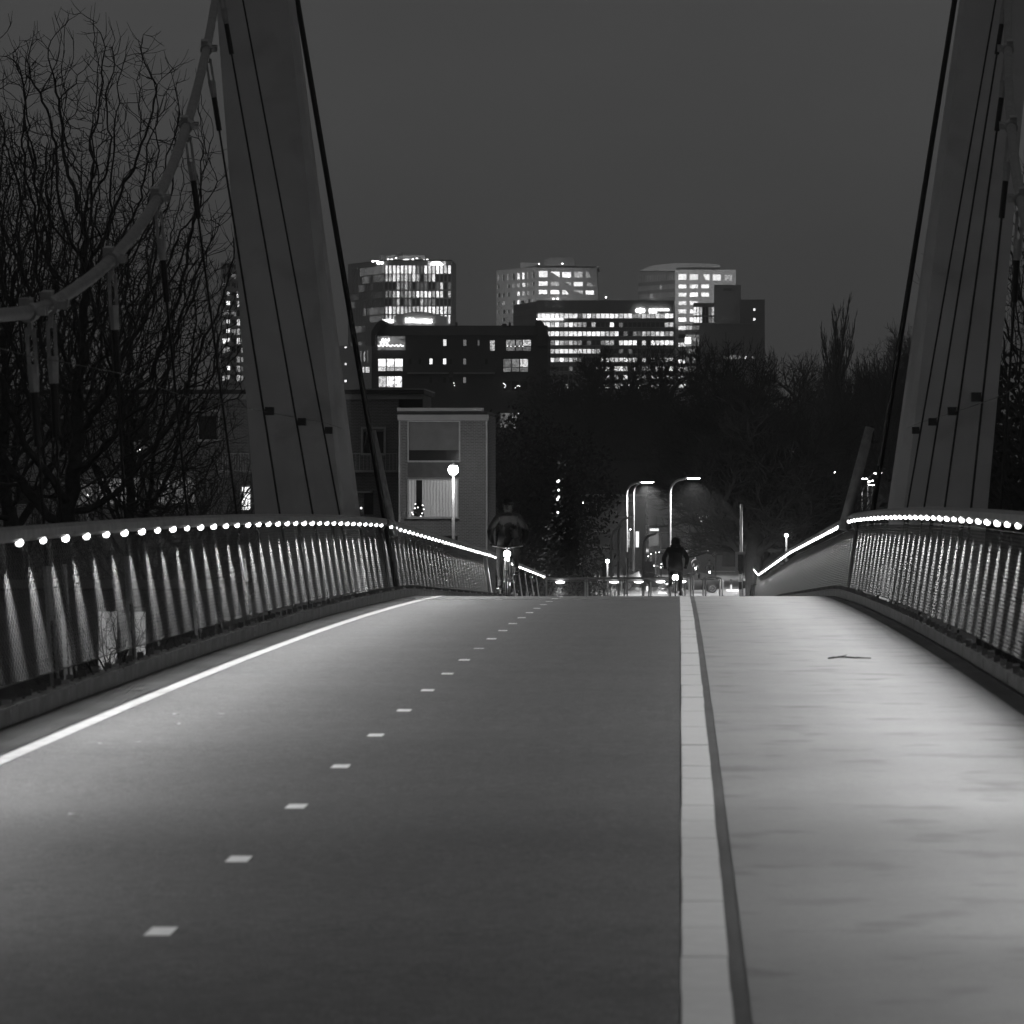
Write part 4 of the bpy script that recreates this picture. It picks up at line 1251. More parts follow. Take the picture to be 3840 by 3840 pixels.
h1 = house_far("terraced_house", "dim house with square windows and a lit ground floor behind the lamp posts", 415, 2185, 2420, 1856,
               [(2312, 1881, 2379, 1937, '0'), (2208, 1886, 2234, 1927, '0'), (2352, 1993, 2366, 2052, 'm'), (2384, 1993, 2396, 2052, 'c'), (2225, 1995, 2290, 2050, '0')], BRICKH)
h2 = house_far("terraced_house", "house with white boarded balcony and small lit window by the arched lamp post", 425, 2432, 2560, 1840,
               [(2437, 2000, 2470, 2046, 'k'), (2437, 1982, 2470, 1991, 'c'), (2480, 1998, 2512, 2060, '0')], BRICKH)
b = MB(); d = 425
for i in range(6): b.bb(gx(2464, d), d - 1.5, gz(1938 + i * 7, d), gx(2512, d), d - 1.42, gz(1932.5 + i * 7, d))
b.obj("balcony_boards", FASC, h2)
b = MB(); b.bb(gx(2434, d), d - 1.5, gz(1975, d), gx(2512, d), d - .02, gz(1970, d))
for i in range(9): b.bb(gx(2435 + i * 3.6, d), d - 1.5, gz(1970, d), gx(2436.2 + i * 3.6, d), d - 1.44, gz(1934, d))
b.obj("balcony", ROOFD, h2)
house_far("corner_house", "house with a row of lit panes under the spreading tree limb", 500, 2592, 2760, 1880,
          [(2613, 1930, 2624, 1961, 'b'), (2628, 1930, 2639, 1961, 'b'), (2650, 1925, 2685, 1958, 'd'), (2656, 1888, 2670, 1918, 'd')], BRICKD)


def pavilion():
    d = 112.0
    t = empty("low_pavilion", (gx(450, d), d, 0), "low building with two pale lit windows seen through the left railing", "building")
    frontal(t, d, -400, 800, 2215, -.2, [(366, 2293, 439, 2520, 'p'), (472, 2294, 546, 2520, 'p')], mat("pavilion_wall", .10, .8), .25)
    b = MB(); b.bb(gx(-400, d), d + .4, -.2, gx(800, d), d + 9, gz(2216, d)); b.obj("rear_wall", MAT["pavilion_wall"], t)
    b = MB(); b.bb(gx(-410, d), d - .5, gz(2215, d), gx(810, d), d + 9.5, gz(2205, d)); b.obj("roof", ROOFD, t)


PANE['p'] = glow("frosted_pane", 0.26, 0.05, "room", .3, 0.9)
pavilion()

# ------------------------------------------------------------------ trees
def grow(rng, tr, cr, p, d, L, r, lvl, mx, P):
    n = 5 if lvl == 0 else (4 if lvl < 3 else 3)
    pts = [p.copy()]; rad = [r]; dirs = [d.copy()]
    tip = r * (P['leader'] if lvl < mx else .45)
    for i in range(n):
        w = P['wob'] * (0.6 if lvl == 0 else 1)
        d = (d + Vector((rng.uniform(-w, w), rng.uniform(-w, w), rng.uniform(-w, w))) + Vector((0, 0, P['up'])) * (0.3 if lvl == 0 else 1)).normalized()
        p = p + d * (L / n)
        pts.append(p.copy()); rad.append(r + (tip - r) * (i + 1) / n); dirs.append(d.copy())
    (tr if lvl < 2 else cr).tube(pts, rad, 8 if lvl == 0 else (6 if lvl == 1 else (4 if lvl == 2 else 3)), False)
    if lvl >= mx: return
    nk = P['kids'][lvl]
    t0 = P['start'][min(lvl, len(P['start']) - 1)]
    ph = rng.uniform(0, 6.28)
    for k in range(nk):
        t = t0 + (1 - t0) * (k + rng.uniform(.1, .9)) / nk
        if k == nk - 1: t = 1.0
        q = t * n; i = min(n - 1, int(q)); f = q - i
        pp = pts[i].lerp(pts[i + 1], f); dd = dirs[i + 1]
        rr = rad[i] + (rad[i + 1] - rad[i]) * f
        ph += 2.4 + rng.uniform(-.5, .5)
        side = dd.orthogonal().normalized(); side = (Matrix.Rotation(ph, 3, dd) @ side)
        an = math.radians(rng.uniform(*P['ang'])) * (0.55 if k == nk - 1 else 1)
        nd = (dd * math.cos(an) + side * math.sin(an)).normalized()
        if nd.z < P['minz']: nd.z = P['minz'] + .1; nd.normalize()
        grow(rng, tr, cr, pp, nd, L * rng.uniform(*P['len']) * (1 - .25 * (t - t0)), max(P['rmin'], rr * rng.uniform(*P.get('rf', (.5, .72)))), lvl + 1, mx, P)


BARE = dict(wob=.20, up=.05, leader=.62, kids=[7, 6, 5, 5, 4], start=[.32, .25, .2, .15], ang=(24, 52), minz=-.25, len=(.56, .78), rmin=.006)


def tree(name, label, loc, L0, r0, seed, mx=5, P=None, bark=BARK, lean=(0, 0), group="bare trees around the bridge", fit=None):
    P = dict(BARE, **(P or {}))
    rng = random.Random(seed)
    root = empty(name, loc, label, "tree", group)
    tr, cr = MB(), MB()
    grow(rng, tr, cr, Vector((0, 0, -.3)), Vector((lean[0], lean[1], 1)).normalized(), L0, r0, 0, mx, P)
    if fit:      # bring the grown crown to the height and breadth of the real tree
        hz_ = max(v[2] for v in cr.v); hx_ = sorted(abs(v[0]) for v in cr.v)[int(len(cr.v) * .985)]
        sx, sz_ = fit[1] / 2 / hx_, fit[0] / hz_
        for q in (tr, cr): q.v = [(a * sx, b_ * sx, c * sz_) for a, b_, c in q.v]
    link("trunk", tr.mesh("trunk", bark, True), root, loc)
    link("crown", cr.mesh("crown", bark), root, loc)
    return root


def tree_copy(src, name, label, loc, s, rz, group="bare trees around the bridge"):
    o = src.copy(); COL.objects.link(o); o.location = loc; o.rotation_euler = (0, 0, rz); o.scale = (s, s, s)
    tag(o, label, "tree", group); BASE[o] = Vector(loc)
    for c in src.children:
        k = c.copy(); COL.objects.link(k); k.parent = o
    return o


def gp(x, d): return Vector((gx(x, d), d, 0))


def colonise(name, label, loc, fork, lobes, n, seed, step=.28, infl=2.6, kill=.5, rtip=.0075, trunk_lean=(0, 0), expo=2.35, bark=BARK, group="bare trees around the bridge"):
    """Bare tree whose branches compete for the space of its crown: the limbs grow towards points spread through the lobes."""
    g = np.random.default_rng(seed)
    at_ = []
    vol = [l[3] * l[4] * l[5] for l in lobes]
    for l, v in zip(lobes, vol):
        k = int(n * v / sum(vol)); p = g.normal(size=(k, 3)); p /= np.linalg.norm(p, axis=1)[:, None]
        p *= (g.random(k) ** .42)[:, None]
        at_.append(p * np.array(l[3:6]) + np.array(l[0:3]))
    at_ = np.vstack(at_); at_ = at_[at_[:, 2] > fork * .55]
    nodes = [np.array((0, 0, -.3))]; par = [-1]
    z = -.3
    while z < fork:
        z += step; w = z / fork
        nodes.append(np.array((trunk_lean[0] * w + .12 * math.sin(z * .9), trunk_lean[1] * w, z))); par.append(len(nodes) - 2)
    alive = np.ones(len(at_), bool)
    nd = np.full(len(at_), 1e9); ni = np.zeros(len(at_), int)

    def upd(i0):
        for i in range(i0, len(nodes)):
            d_ = np.linalg.norm(at_ - nodes[i], axis=1); m_ = d_ < nd
            nd[m_] = d_[m_]; ni[m_] = i
    upd(0)
    first = True
    for it in range(260):
        act = alive & ((nd < infl) | (first & (nd < 50)))
        if not act.any(): break
        i0 = len(nodes)
        idx = np.where(act)[0]
        dirs = at_[idx] - np.array([nodes[q] for q in ni[idx]])
        dirs /= np.linalg.norm(dirs, axis=1)[:, None] + 1e-9
        acc = {}
        for q, dv in zip(ni[idx], dirs):
            if q in acc: acc[q] = acc[q] + dv
            else: acc[q] = dv.copy()
        for q, dv in acc.items():
            dv = dv / (np.linalg.norm(dv) + 1e-9)
            if par[q] >= 0:
                pd = nodes[q] - nodes[par[q]]; pd = pd / (np.linalg.norm(pd) + 1e-9); dv = dv + pd * .32
            dv = dv + g.normal(size=3) * .26 + np.array((0, 0, .02)); dv /= np.linalg.norm(dv)
            nodes.append(nodes[q] + dv * step); par.append(int(q))
        upd(i0)
        first = first and len(nodes) < 200
        alive &= nd > kill
        if len(nodes) > 20000: break
    kids = [[] for _ in nodes]
    for i, q in enumerate(par):
        if q >= 0: kids[q].append(i)
    rad = np.zeros(len(nodes))
    for i in range(len(nodes) - 1, -1, -1):
        rad[i] = rtip if not kids[i] else sum(rad[k] ** expo for k in kids[i]) ** (1 / expo)
    root = empty(name, loc, label, "tree", group)
    tr, cr = MB(), MB()
    rng = random.Random(seed)
    done = set()
    for i in range(len(nodes)):
        # chains: start at the root or at a side branch
        if par[i] >= 0 and kids[par[i]] and max(kids[par[i]], key=lambda k: rad[k]) == i: continue
        ch = [i] if par[i] < 0 else [par[i], i]
        while kids[ch[-1]]: ch.append(max(kids[ch[-1]], key=lambda k: rad[k]))
        if len(ch) < 2: continue
        r = [float(rad[k]) for k in ch]
        if par[i] >= 0: r[0] = r[1]
        big_ = r[0] > .055
        P_ = [Vector(nodes[k]) for k in ch]
        (tr if big_ else cr).tube(P_, r, 8 if r[0] > .12 else (5 if big_ else 3), False)
        # fine twigs at the tip and along thin shoots
        for k in range(1, len(P_)):
            if r[k] < rtip * 2.4 and (k == len(P_) - 1 or rng.random() < .5):
                for _ in range(2 if k == len(P_) - 1 else 1):
                    d_ = (P_[k] - P_[k - 1]).normalized(); v = Vector((rng.gauss(0, 1), rng.gauss(0, 1), rng.gauss(0, 1)))
                    d2 = (d_ + v * .45 + Vector((0, 0, .25))).normalized(); L_ = rng.uniform(.25, .7)
                    m1 = P_[k] + d2 * L_ * .5; d3 = (d2 + Vector((0, 0, .35)) + v * .1).normalized()
                    cr.tube([P_[k], m1, m1 + d3 * L_ * .5], [rtip * .8, rtip * .65, rtip * .5], 3, False)
    link("trunk", tr.mesh("trunk", bark, True), root, loc)
    link("crown", cr.mesh("crown", bark), root, loc)
    return root


big = colonise("bare_tree", "large bare tree with dense twigs at the far left beside the suspension cable", gp(215, 128), 7.0,
               [(.4, 0, 14.6, 5.2, 4.2, 7.2), (-3.0, 0, 13.0, 3.6, 3.4, 6.0), (3.0, .3, 12.0, 2.6, 3.0, 5.4)], 6800, 5, rtip=.0125, trunk_lean=(.2, 0), kill=.40, infl=2.2, step=.26, expo=2.25)
mid = colonise("bare_tree", "low spreading bare tree in front of the lit windows at far left", gp(560, 175), 2.6,
               [(0, 0, 5.6, 5.2, 3.6, 3.4), (2.4, 0, 4.4, 3.4, 2.4, 2.4), (-2.4, 0, 4.6, 3.4, 2.4, 2.4)], 3400, 9, rtip=.0125, kill=.36, infl=2.0, step=.25, expo=2.25)
ctr = tree("bare_tree", "broad dark tree with forked trunk standing by the striped pole", gp(2815, 262), 4.6, .42, 5, 5,
           dict(kids=[8, 8, 7, 6, 5], start=[.35, .12, .1], ang=(26, 62), len=(.60, .80), wob=.2, rmin=.012, rf=(.52, .78)), fit=(14.9, 12.5))
popl = tree("poplar_tree", "slim upright poplar against the sky left of the right pylon", gp(3130, 560), 22, .34, 8, 4,
            dict(kids=[26, 9, 6, 5], start=[.12, .15], ang=(9, 19), len=(.30, .5), up=.16, rmin=.03, wob=.1), BARKG, group="poplars by the right pylon")
tree_copy(mid, "bare_tree", "bare tree whose twigs fill the gap between the left pylon and the big tree", gp(770, 205), 1.1, 2.0)
tree_copy(big, "bare_tree", "bare tree behind the large one, reaching towards the left pylon", gp(500, 162), .86, 2.1)
tree_copy(big, "bare_tree", "bare tree close behind the large one at far left", gp(60, 148), .95, 4.0)
tree_copy(big, "bare_tree", "bare tree at the left frame edge behind the thick cable", gp(-190, 150), 1.0, 1.3)
tree_copy(mid, "bare_tree", "small bare tree low at the far left behind the railing", gp(60, 190), .95, 4.0)
tree_copy(big, "bare_tree", "bare tree with rounded crown just left of the right stay cable", gp(3330, 420), 1.0, .7)
tree_copy(ctr, "bare_tree", "dark tree below the pale tower, left of the broad tree", gp(2480, 540), 1.75, 1.9)
tree_copy(ctr, "bare_tree", "dark tree in front of the office building's lower windows", gp(2230, 560), 1.75, 3.3)
tree_copy(ctr, "bare_tree", "dark tree behind the broad tree, below the windowless block", gp(2740, 420), 1.5, 4.4)
tree_copy(ctr, "bare_tree", "dark tree between the broad tree and the poplars", gp(3010, 660), 1.9, 5.2)
tree_copy(ctr, "bare_tree", "dark tree at the foot of the right pylon", gp(3420, 540), 1.9, 2.6)
tree_copy(mid, "bare_tree", "small bare tree in front of the pale windows seen through the left railing", gp(470, 104), .62, 1.2)
tree_copy(popl, "poplar_tree", "shorter poplar close to the right of the slim one", gp(3230, 600), .8, 1.0, "poplars by the right pylon")
tree_copy(popl, "poplar_tree", "lowest poplar to the left of the slim one", gp(3085, 580), .62, 2.2, "poplars by the right pylon")
tree_copy(big, "bare_tree", "tall dark tree at the right frame edge behind the right pylon", gp(3960, 140), .86, 2.4)


def leafy(name, label, cat, loc, blobs, n, sz, seed, group=None, m=LEAF, kindstuff=False):
    """Evergreen: trunk and a crown of many small leaf faces spread through several lobes."""
    rng = random.Random(seed)
    root = empty(name, loc, label, cat, group)
    b = MB()
    tot = sum(q[3] * q[4] * q[5] for q in blobs)
    for (x, y, z, rx, ry, rz) in blobs:
        for _ in range(int(n * rx * ry * rz / tot)):
            while True:
                a = Vector((rng.uniform(-1, 1), rng.uniform(-1, 1), rng.uniform(-1, 1)))
                if a.length <= 1: break
            a *= 1 + rng.uniform(-.12, .22)
            c = Vector((x + a.x * rx, y + a.y * ry, z + a.z * rz))
            u = Vector((rng.gauss(0, 1), rng.gauss(0, 1), rng.gauss(0, 1))).normalized(); v = u.orthogonal().normalized()
            s1 = sz * rng.uniform(.6, 1.3)
            b.quad(c - u * s1, c - v * s1 * .6, c + u * s1, c + v * s1 * .6)
    link("crown", b.mesh("crown", m), root, loc)
    t = MB(); top = max(q[2] for q in blobs)
    t.tube([(0, 0, -.2), (.1, 0, top * .5), (0, .1, top)], [.22, .16, .06], 7)
    for q in blobs[:5]: t.tube([(0, 0, q[2] * .5), (q[0] * .8, q[1] * .8, q[2])], [.09, .03], 5)
    link("trunk", t.mesh("trunk", BARK), root, loc)
    return root


def cone_blobs(h, r, n=9):
    return [(0, 0, h * (.08 + .9 * i / n), r * (1 - i / n) + .15, r * (1 - i / n) + .15, h / n * .8) for i in range(n)]


leafy("conifer", "dark pointed conifer right of the oncoming cyclist", "tree", gp(2110, 205), cone_blobs(9.6, 1.5), 9000, .10, 1, "evergreens beyond the railing")
EV = [(-3, 0, 6, 3.2, 2.5, 3), (0, 0, 8, 3.5, 2.5, 3.4), (3.2, 0, 6.5, 3.2, 2.5, 3.4), (0, 1, 4, 4.5, 2.5, 3.6), (-2, 0, 2.2, 3.5, 2, 2.4), (2.5, 0, 2.4, 3.4, 2, 2.4)]
ev = leafy("evergreen_tree", "black evergreen mass right of the brick house, above the oncoming cyclist", "tree", gp(1960, 300), [(a, c, e * 1.15, f, g_, h * 1.1) for a, c, e, f, g_, h in EV], 16000, .16, 2, "evergreens beyond the railing")
for lab, x, dd, s, rz in (("black evergreen below the dark apartment house", 2060, 560, 1.7, 1.1), ("black evergreen left of the arched lamp post", 2330, 600, 1.5, 2.4), ("black evergreen behind the arched lamp post", 2560, 640, 1.6, 3.7),
                          ("black evergreen behind the forked tree trunk", 2800, 560, 1.3, 4.9), ("black evergreen left of the right stay cable", 3060, 760, 1.7, .5), ("black evergreen behind the right stay cable", 3300, 740, 1.7, 1.9), ("black evergreen behind the right pylon's outer edge", 3790, 150, .95, 2.0)):
    tree_copy(ev, "evergreen_tree", lab, gp(x, dd), s, rz, "evergreens beyond the railing")
# lit shrub next to the conifer
leafy("shrub", "bushy shrub catching lamp light behind the transverse railing", "shrub", gp(2170, 185), [(-.8, 0, 2.4, 1.0, .8, 1.2), (.3, 0, 3.0, 1.1, .8, 1.6), (0, 0, 1.2, 1.4, .9, 1.3), (.9, 0, 2.0, .8, .7, 1.3)], 5000, .07, 6, None, mat("shrub_leaf", .16, .6))
cl = empty("string_of_lights", px(2093, 1850, 203), "short vertical string of small lights on the conifer", "lights")
for y in (1803, 1806, 1838, 1864, 1873, 1922):
    q = MB(); p = px(2093 + R.uniform(-3, 3), y, 202.8); q.ell(p, (.05, .05, .06), 6, 4); q.obj("bulb", FAIRY, cl)

# ------------------------------------------------------------------ street lamps, signals and barriers
LAMPG = glow("lamp_glass", 40.0)
LAMPS = glow("small_lamp_glass", 9.0)
POLE = mat("lamp_pole", 0.28, 0.45, 0.4, 0.1, 3.0)
POLED = mat("dark_pole", 0.09, 0.5, 0.3, 0.1, 3.0)
SIGNG = mat("sign_back", 0.30, 0.5, 0.5, 0.1, 3.0)
WHT = mat("white_band", 0.75, 0.6); BLK = mat("black_band", 0.02, 0.6)


def point(parent, loc, e, size=.15):
    d = bpy.data.lights.new("lamp_light", 'POINT'); d.energy = e; d.shadow_soft_size = size
    o = bpy.data.objects.new("lamp_light", d); COL.objects.link(o); o.parent = parent; o.location = Vector(loc) - BASE[parent]
    return o


def ball_lamp():
    d = 207.0; p = px(1700, 1762, d)
    t = empty("street_lamp", (p.x, d, 0), "bright ball street lamp on a slim pole in front of the brick house", "street lamp", "street lamps")
    b = MB(); b.tube([(p.x, d, 0), (p.x, d, 3), (p.x, d, p.z - .25)], [.09, .075, .06], 8); b.obj("pole", mat("lamp_pole_dull", .10, .7), t, smooth=True)
    b = MB(); b.ell(p, (.24, .24, .26), 14, 9); b.obj("globe", LAMPG, t, smooth=True)
    b = MB(); b.tube([(p.x, d, p.z + .2), (p.x, d, p.z + .33)], [.2, .04], 10); b.tube([(p.x, d, p.z - .34), (p.x, d, p.z - .2)], [.07, .14], 10); b.obj("cap", POLED, t)
    point(t, (p.x, d - .4, p.z), 600)
    point(t, (p.x, d + .4, p.z), 450)
    return t


ball_lamp()


def arm_lamp(xp, d, ytop, reach, label, lit=0, hang=True, r=.075, head=True):
    """Pole with a swept arm and flat lantern; reach in metres (sign gives the side)."""
    zt = gz(ytop, d); x = gx(xp, d)
    t = empty("street_lamp", (x, d, 0), label, "street lamp", "street lamps")
    sgn = 1 if reach > 0 else -1
    pts = [(x, d, 0), (x, d, 2.5), (x, d, zt - .9)]
    if abs(reach) < .01: pts.append((x, d, zt - .4))
    for k in range(1, 6) if abs(reach) > .01 else ():
        a = k / 5 * math.pi / 2
        pts.append((x + sgn * .75 * (1 - math.cos(a)), d, zt - .9 + .8 * math.sin(a)))
    pts.append((x + reach, d, zt + .02 if abs(reach) > .01 else zt))
    b = MB(); b.tube(pts, [r * 1.3, r * 1.15] + [r] * (len(pts) - 3) + [r * .7], 8); b.obj("pole", POLE, t, smooth=True)
    if head:
        h = MB(); h.ell((x + reach + sgn * .35, d, zt), (.42, .16, .09), 10, 6); h.obj("lantern", POLED, t)
        h = MB(); h.ell((x + reach + sgn * .35, d, zt - .06), (.36, .13, .06), 10, 6); h.obj("lens", LAMPG if lit else GLASS, t)
    if lit:
        sp = spot("lamp_spot", lit, 150, .6, .2)
        o = lamp_child(t, sp, (x + reach + sgn * .35, d, zt - .2), (0, 0, -1))
    return t


arm_lamp(2512, 252, 1790, 1.0, "tall street lamp with swept arm reaching right under the broad tree", 8000)
arm_lamp(2350, 318, 1806, 1.05, "street lamp with swept arm right of the conifer", 16000)
arm_lamp(2376, 372, 1806, 1.0, "slim lamp pole just right of the conifer-side lamp", 14000)
arm_lamp(2418, 430, 1806, -1.0, "thin distant lamp pole in front of the dim house", 16000)
arm_lamp(2496, 520, 1792, -1.6, "thin distant lamp pole left of the tall arm lamp", 16000)
arm_lamp(2780, 249, 1890, .001, "straight pole with black and white banded foot by the broad tree", 0, head=False)
arm_lamp(2950, 330, 1800, -.9, "lamp post behind the far end of the right railing", 12000)
for i, (x, y, d, lab) in enumerate(((3170, 1800, 400, "distant lamp post left of the right anchor tube"), (3198, 1792, 395, "distant lamp post touching the right anchor tube"), (3231, 1815, 390, "distant lamp post between anchor tube and black stay"),
                                    (3253, 1772, 405, "distant lamp post close to the black stay"))):
    arm_lamp(x, d, y, .6, lab, 900, r=.05)
arm_lamp(2292, 298, 1971, .55, "short lit pole with a bent arm left of the low lamp", 0, head=False)
arm_lamp(2319, 304, 1938, .5, "medium lit pole with a bent arm left of the tall lamps", 0, head=False)
arm_lamp(2412, 300, 1998, .9, "short pole with a long arm in front of the white boarded balcony", 0, head=False)
for i, (x, y, d) in enumerate(((2459, 2072, 380), (2472, 2070, 384), (2441, 2078, 376), (2431, 2086, 372), (2453, 2121, 360), (2480, 2115, 362), (2478, 2128, 358), (2887, 1781, 480), (3038, 1736, 420), (3013, 1876, 400), (3028, 1876, 404), (2604, 1945, 470), (2687, 1923, 460), (3065, 1951, 330))):
    p = px(x, y, d); k = 1.9 * d / FPX
    t = empty("lamp", (p.x, d, 0), ["first", "second", "third", "fourth", "fifth", "sixth", "seventh", "eighth", "ninth", "tenth", "eleventh", "twelfth", "thirteenth", "fourteenth"][i] + (" small light point left of the departing cyclist" if x < 2500 else " tiny light point among the dark trees right of centre"), "lamp", "tiny far light points")
    b = MB(); b.ell(p, (k, k, k), 8, 6); b.obj("globe", LAMPS, t)
    b = MB(); b.tube([(p.x, d + k * 1.05, 0), (p.x, d + k * 1.05, p.z)], .03, 5); b.obj("post", POLED, t)
for x, y, d, lab in ((3167, 1843, 398, "upper light of the cluster left of the right anchor tube"), (3175, 1861, 399, "lowest light of the cluster left of the right anchor tube"), (3259, 1806, 392, "wide light just left of the black stay"),
                     (3272, 1803, 394, "light close against the black stay"), (3130, 1771, 402, "lone light above the distant lamp posts"), (2949, 2008, 250, "bright round light behind the right railing's far end"), (2914, 1999, 380, "round light left of the bright one by the right railing"),
                     (2892, 2037, 420, "low round light left of the right railing's far end"), (2894, 1973, 500, "left light of the row above the right railing"), (2900, 1975, 520, "middle light of the row above the right railing"), (2917, 1968, 520, "right light of the row above the right railing"),
                     (2278, 2105, 240, "low glowing lamp in front of the striped posts"), (3014, 1937, 300, "square light high behind the right railing"), (2364, 1985, 400, "wall light under the white boarded balcony"), (2013, 1803, 380, "dim box light above the oncoming cyclist"),
                     (2185, 1885, 330, "lantern right of the conifer"), (3390, 1799, 700, "light seen beside the right pylon"), (330, 1856, 215, "glowing lamp among the twigs at far left")):
    p = px(x, y, d)
    t = empty("lamp", (p.x, d, 0), lab, "lamp", "distant lamps")
    r = 7 if x in (2949, 2278) else (4 if x in (330, 2914, 2892) else 2.8)
    k = r * d / FPX
    b = MB(); b.ell(p, (k * (2.2 if x == 3259 else (1.8 if x == 2013 else 1)), k, k), 10, 7); b.obj("globe", LAMPS if x not in (2949, 2278) else LAMPG, t)
    b = MB(); b.tube([(p.x, d + k * 1.02, 0), (p.x, d + k * 1.02, p.z)], .05, 6); b.obj("post", POLED, t)
    if x in (2278, 2949, 330): point(t, (p.x, d - .5, p.z + .1), 110 if x == 330 else 500)


def banded_post(x, d, ytop, label, grp="striped posts", signal=False, h=None):
    X = gx(x, d); zt = gz(ytop, d)
    t = empty("striped_post", (X, d, 0), label, "post", grp)
    z = 0; i = 0
    while z < zt - .05:
        b = MB(); b.tube([(X, d, z + .002), (X, d, min(z + .42, zt))], .085, 10); b.obj("band", BLK if i % 2 else WHT, t)
        z += .42; i += 1
    if signal:
        b = MB(); b.bb(X - .13, d - .1, zt, X + .13, d + .12, zt + .9); hd = b.obj("signal_head", BLK, t)
        b = MB(); b.bb(X - .28, d + .13, zt - .15, X + .28, d + .15, zt + 1.05); b.obj("back_plate", SIGNG, t)
        for k in range(3):
            b = MB(); b.tube([(X, d - .19, zt + .16 + .29 * k), (X, d - .1, zt + .16 + .29 * k)], .1, 10); b.obj("lens_hood", DARKST, hd)
    return t


banded_post(2266, 300, 2160, "striped signal post right of the shrub", signal=True)
banded_post(2306, 310, 2180, "pale striped post below the low glowing lamp")
banded_post(2340, 318, 2165, "striped post left of the two grey cabinets")
banded_post(2427, 326, 2190, "striped post below the grey cabinets")
banded_post(2776, 248, 2140, "tall striped signal post against the broad tree", signal=True)
banded_post(2789, 250, 2170, "short striped post right beside the tall striped one")
banded_post(2741, 330, 2172, "short striped post left of the tall striped one")


def panel_sign(x0, y0, x1, y1, d, label, parts=2):
    t = empty("sign_board", (gx((x0 + x1) / 2, d), d, 0), label, "sign", "signs seen from behind")
    b = MB(); X = gx((x0 + x1) / 2, d); b.tube([(X, d + .06, 0), (X, d + .06, gz(y0, d))], .045, 6); b.obj("post", POLED, t)
    yy = y0
    for k in range(parts):
        ya = y0 + (y1 - y0) * k / parts; yb = y0 + (y1 - y0) * (k + 1) / parts - 3
        b = MB(); b.bb(gx(x0, d), d, gz(yb, d), gx(x1, d), d + .03, gz(ya, d)); b.obj("plate", SIGNG, t)
    return t


panel_sign(2415, 2105, 2451, 2190, 300, "pair of grey plates low behind the transverse railing")
panel_sign(2673, 1982, 2695, 2032, 360, "two grey plates on a post left of the forked trunk")
panel_sign(2347, 2070, 2358, 2096, 310, "small grey plate right of the tall lamp pole", 1)
panel_sign(2334, 2112, 2348, 2160, 305, "narrow grey cabinet plate by the lamp pole", 1)
panel_sign(2311, 2058, 2324, 2108, 300, "tall narrow plates left of the lamp pole", 2)

# mirror on an arm: round traffic mirror frame
# transverse railing at the foot of the ramp
def cross_rail():
    zb = deck_z(164)
    P = [Vector((-4.95, 163.2, zb)), Vector((-1.6, 163.8, zb)), Vector((0.35, 164.6, zb))]
    t = empty("transverse_railing", P[0], "low railing with long lamps across the foot of the ramp", "railing")
    b = MB(); b.tube([p + Vector((0, 0, 1.13)) for p in P], .05, 8); b.tube([p + Vector((0, 0, 1.04)) for p in P], .02, 6); b.obj("handrail", POLE, t)
    for x in (2050, 2195, 2203, 2330, 2440, 2585):
        X = gx(x, 163.6); y = 163.2 + (X + 4.95) * .26
        b = MB(); b.bb(X - .03, y - .03, zb, X + .03, y + .03, zb + 1.1); b.obj("post", PALE, t)
    for x in (2102, 2303, 2395, 2477, 2556):
        X = gx(x, 163.6); y = 163.1 + (X + 4.95) * .26
        b = MB(); b.ell((X, y - .02, zb + 1.0), (.17, .05, .05), 12, 6); l = b.obj("long_lamp", LED, t)
        lamp_child(l, spot("rail_lamp", 60, 110, 1, .05), (X, y - .02, zb + .93), (0, -.15, -1))
    for xa, xb in ((2050, 2195), (2203, 2330), (2330, 2440), (2440, 2585)):
        A, B2 = gx(xa, 163.6), gx(xb, 163.6); b = MB(); n = 26
        for i in range(-n, n):
            # two families of slanting wires
            for s in (1, -1):
                u0 = i / n; u1 = u0 + .9
                z0, z1 = (.06, .98) if s > 0 else (.98, .06)
                if u0 < 0: z0 = z0 + (z1 - z0) * (-u0) / .9; u0 = 0
                if u1 > 1: z1 = z0 + (z1 - z0) * (1 - u0) / (u1 - u0); u1 = 1
                Xa = A + (B2 - A) * u0; Xb = A + (B2 - A) * u1
                b.tube([(Xa, 163.2 + (Xa + 4.95) * .26, zb + z0), (Xb, 163.2 + (Xb + 4.95) * .26, zb + z1)], .003, 3, False)
        b.obj("net_panel", NET, t)
    return t


cross_rail()


def hoop(x0, x1, d, ytop, label):
    zb = deck_z(d); A, B2 = gx(x0, d), gx(x1, d); h = gz(ytop, d)
    t = empty("hoop_barrier", (A, d, zb), label, "barrier", "hoop barriers at the foot of the ramp")
    for k, (o, in_) in enumerate(((0, 0), (.12, .09))):
        a, c = A + in_, B2 - in_
        pts = [(a, d + o, zb - .05), (a, d + o, h - .12), (a + .05, d + o, h - .03), (a + .14, d + o, h), (c - .14, d + o, h), (c - .05, d + o, h - .03), (c, d + o, h - .12), (c, d + o, zb - .05)]
        b = MB(); b.tube(pts, .032, 8); b.obj("hoop", POLE, t, smooth=True)
    return t


hoop(2637, 2709, 166, 2166, "double steel hoop barrier right of the departing cyclist")
hoop(2560, 2600, 165.5, 2154, "steel gate hoop just right of the departing cyclist")
hoop(2815, 2850, 171, 2190, "small steel hoop at the end of the right railing")

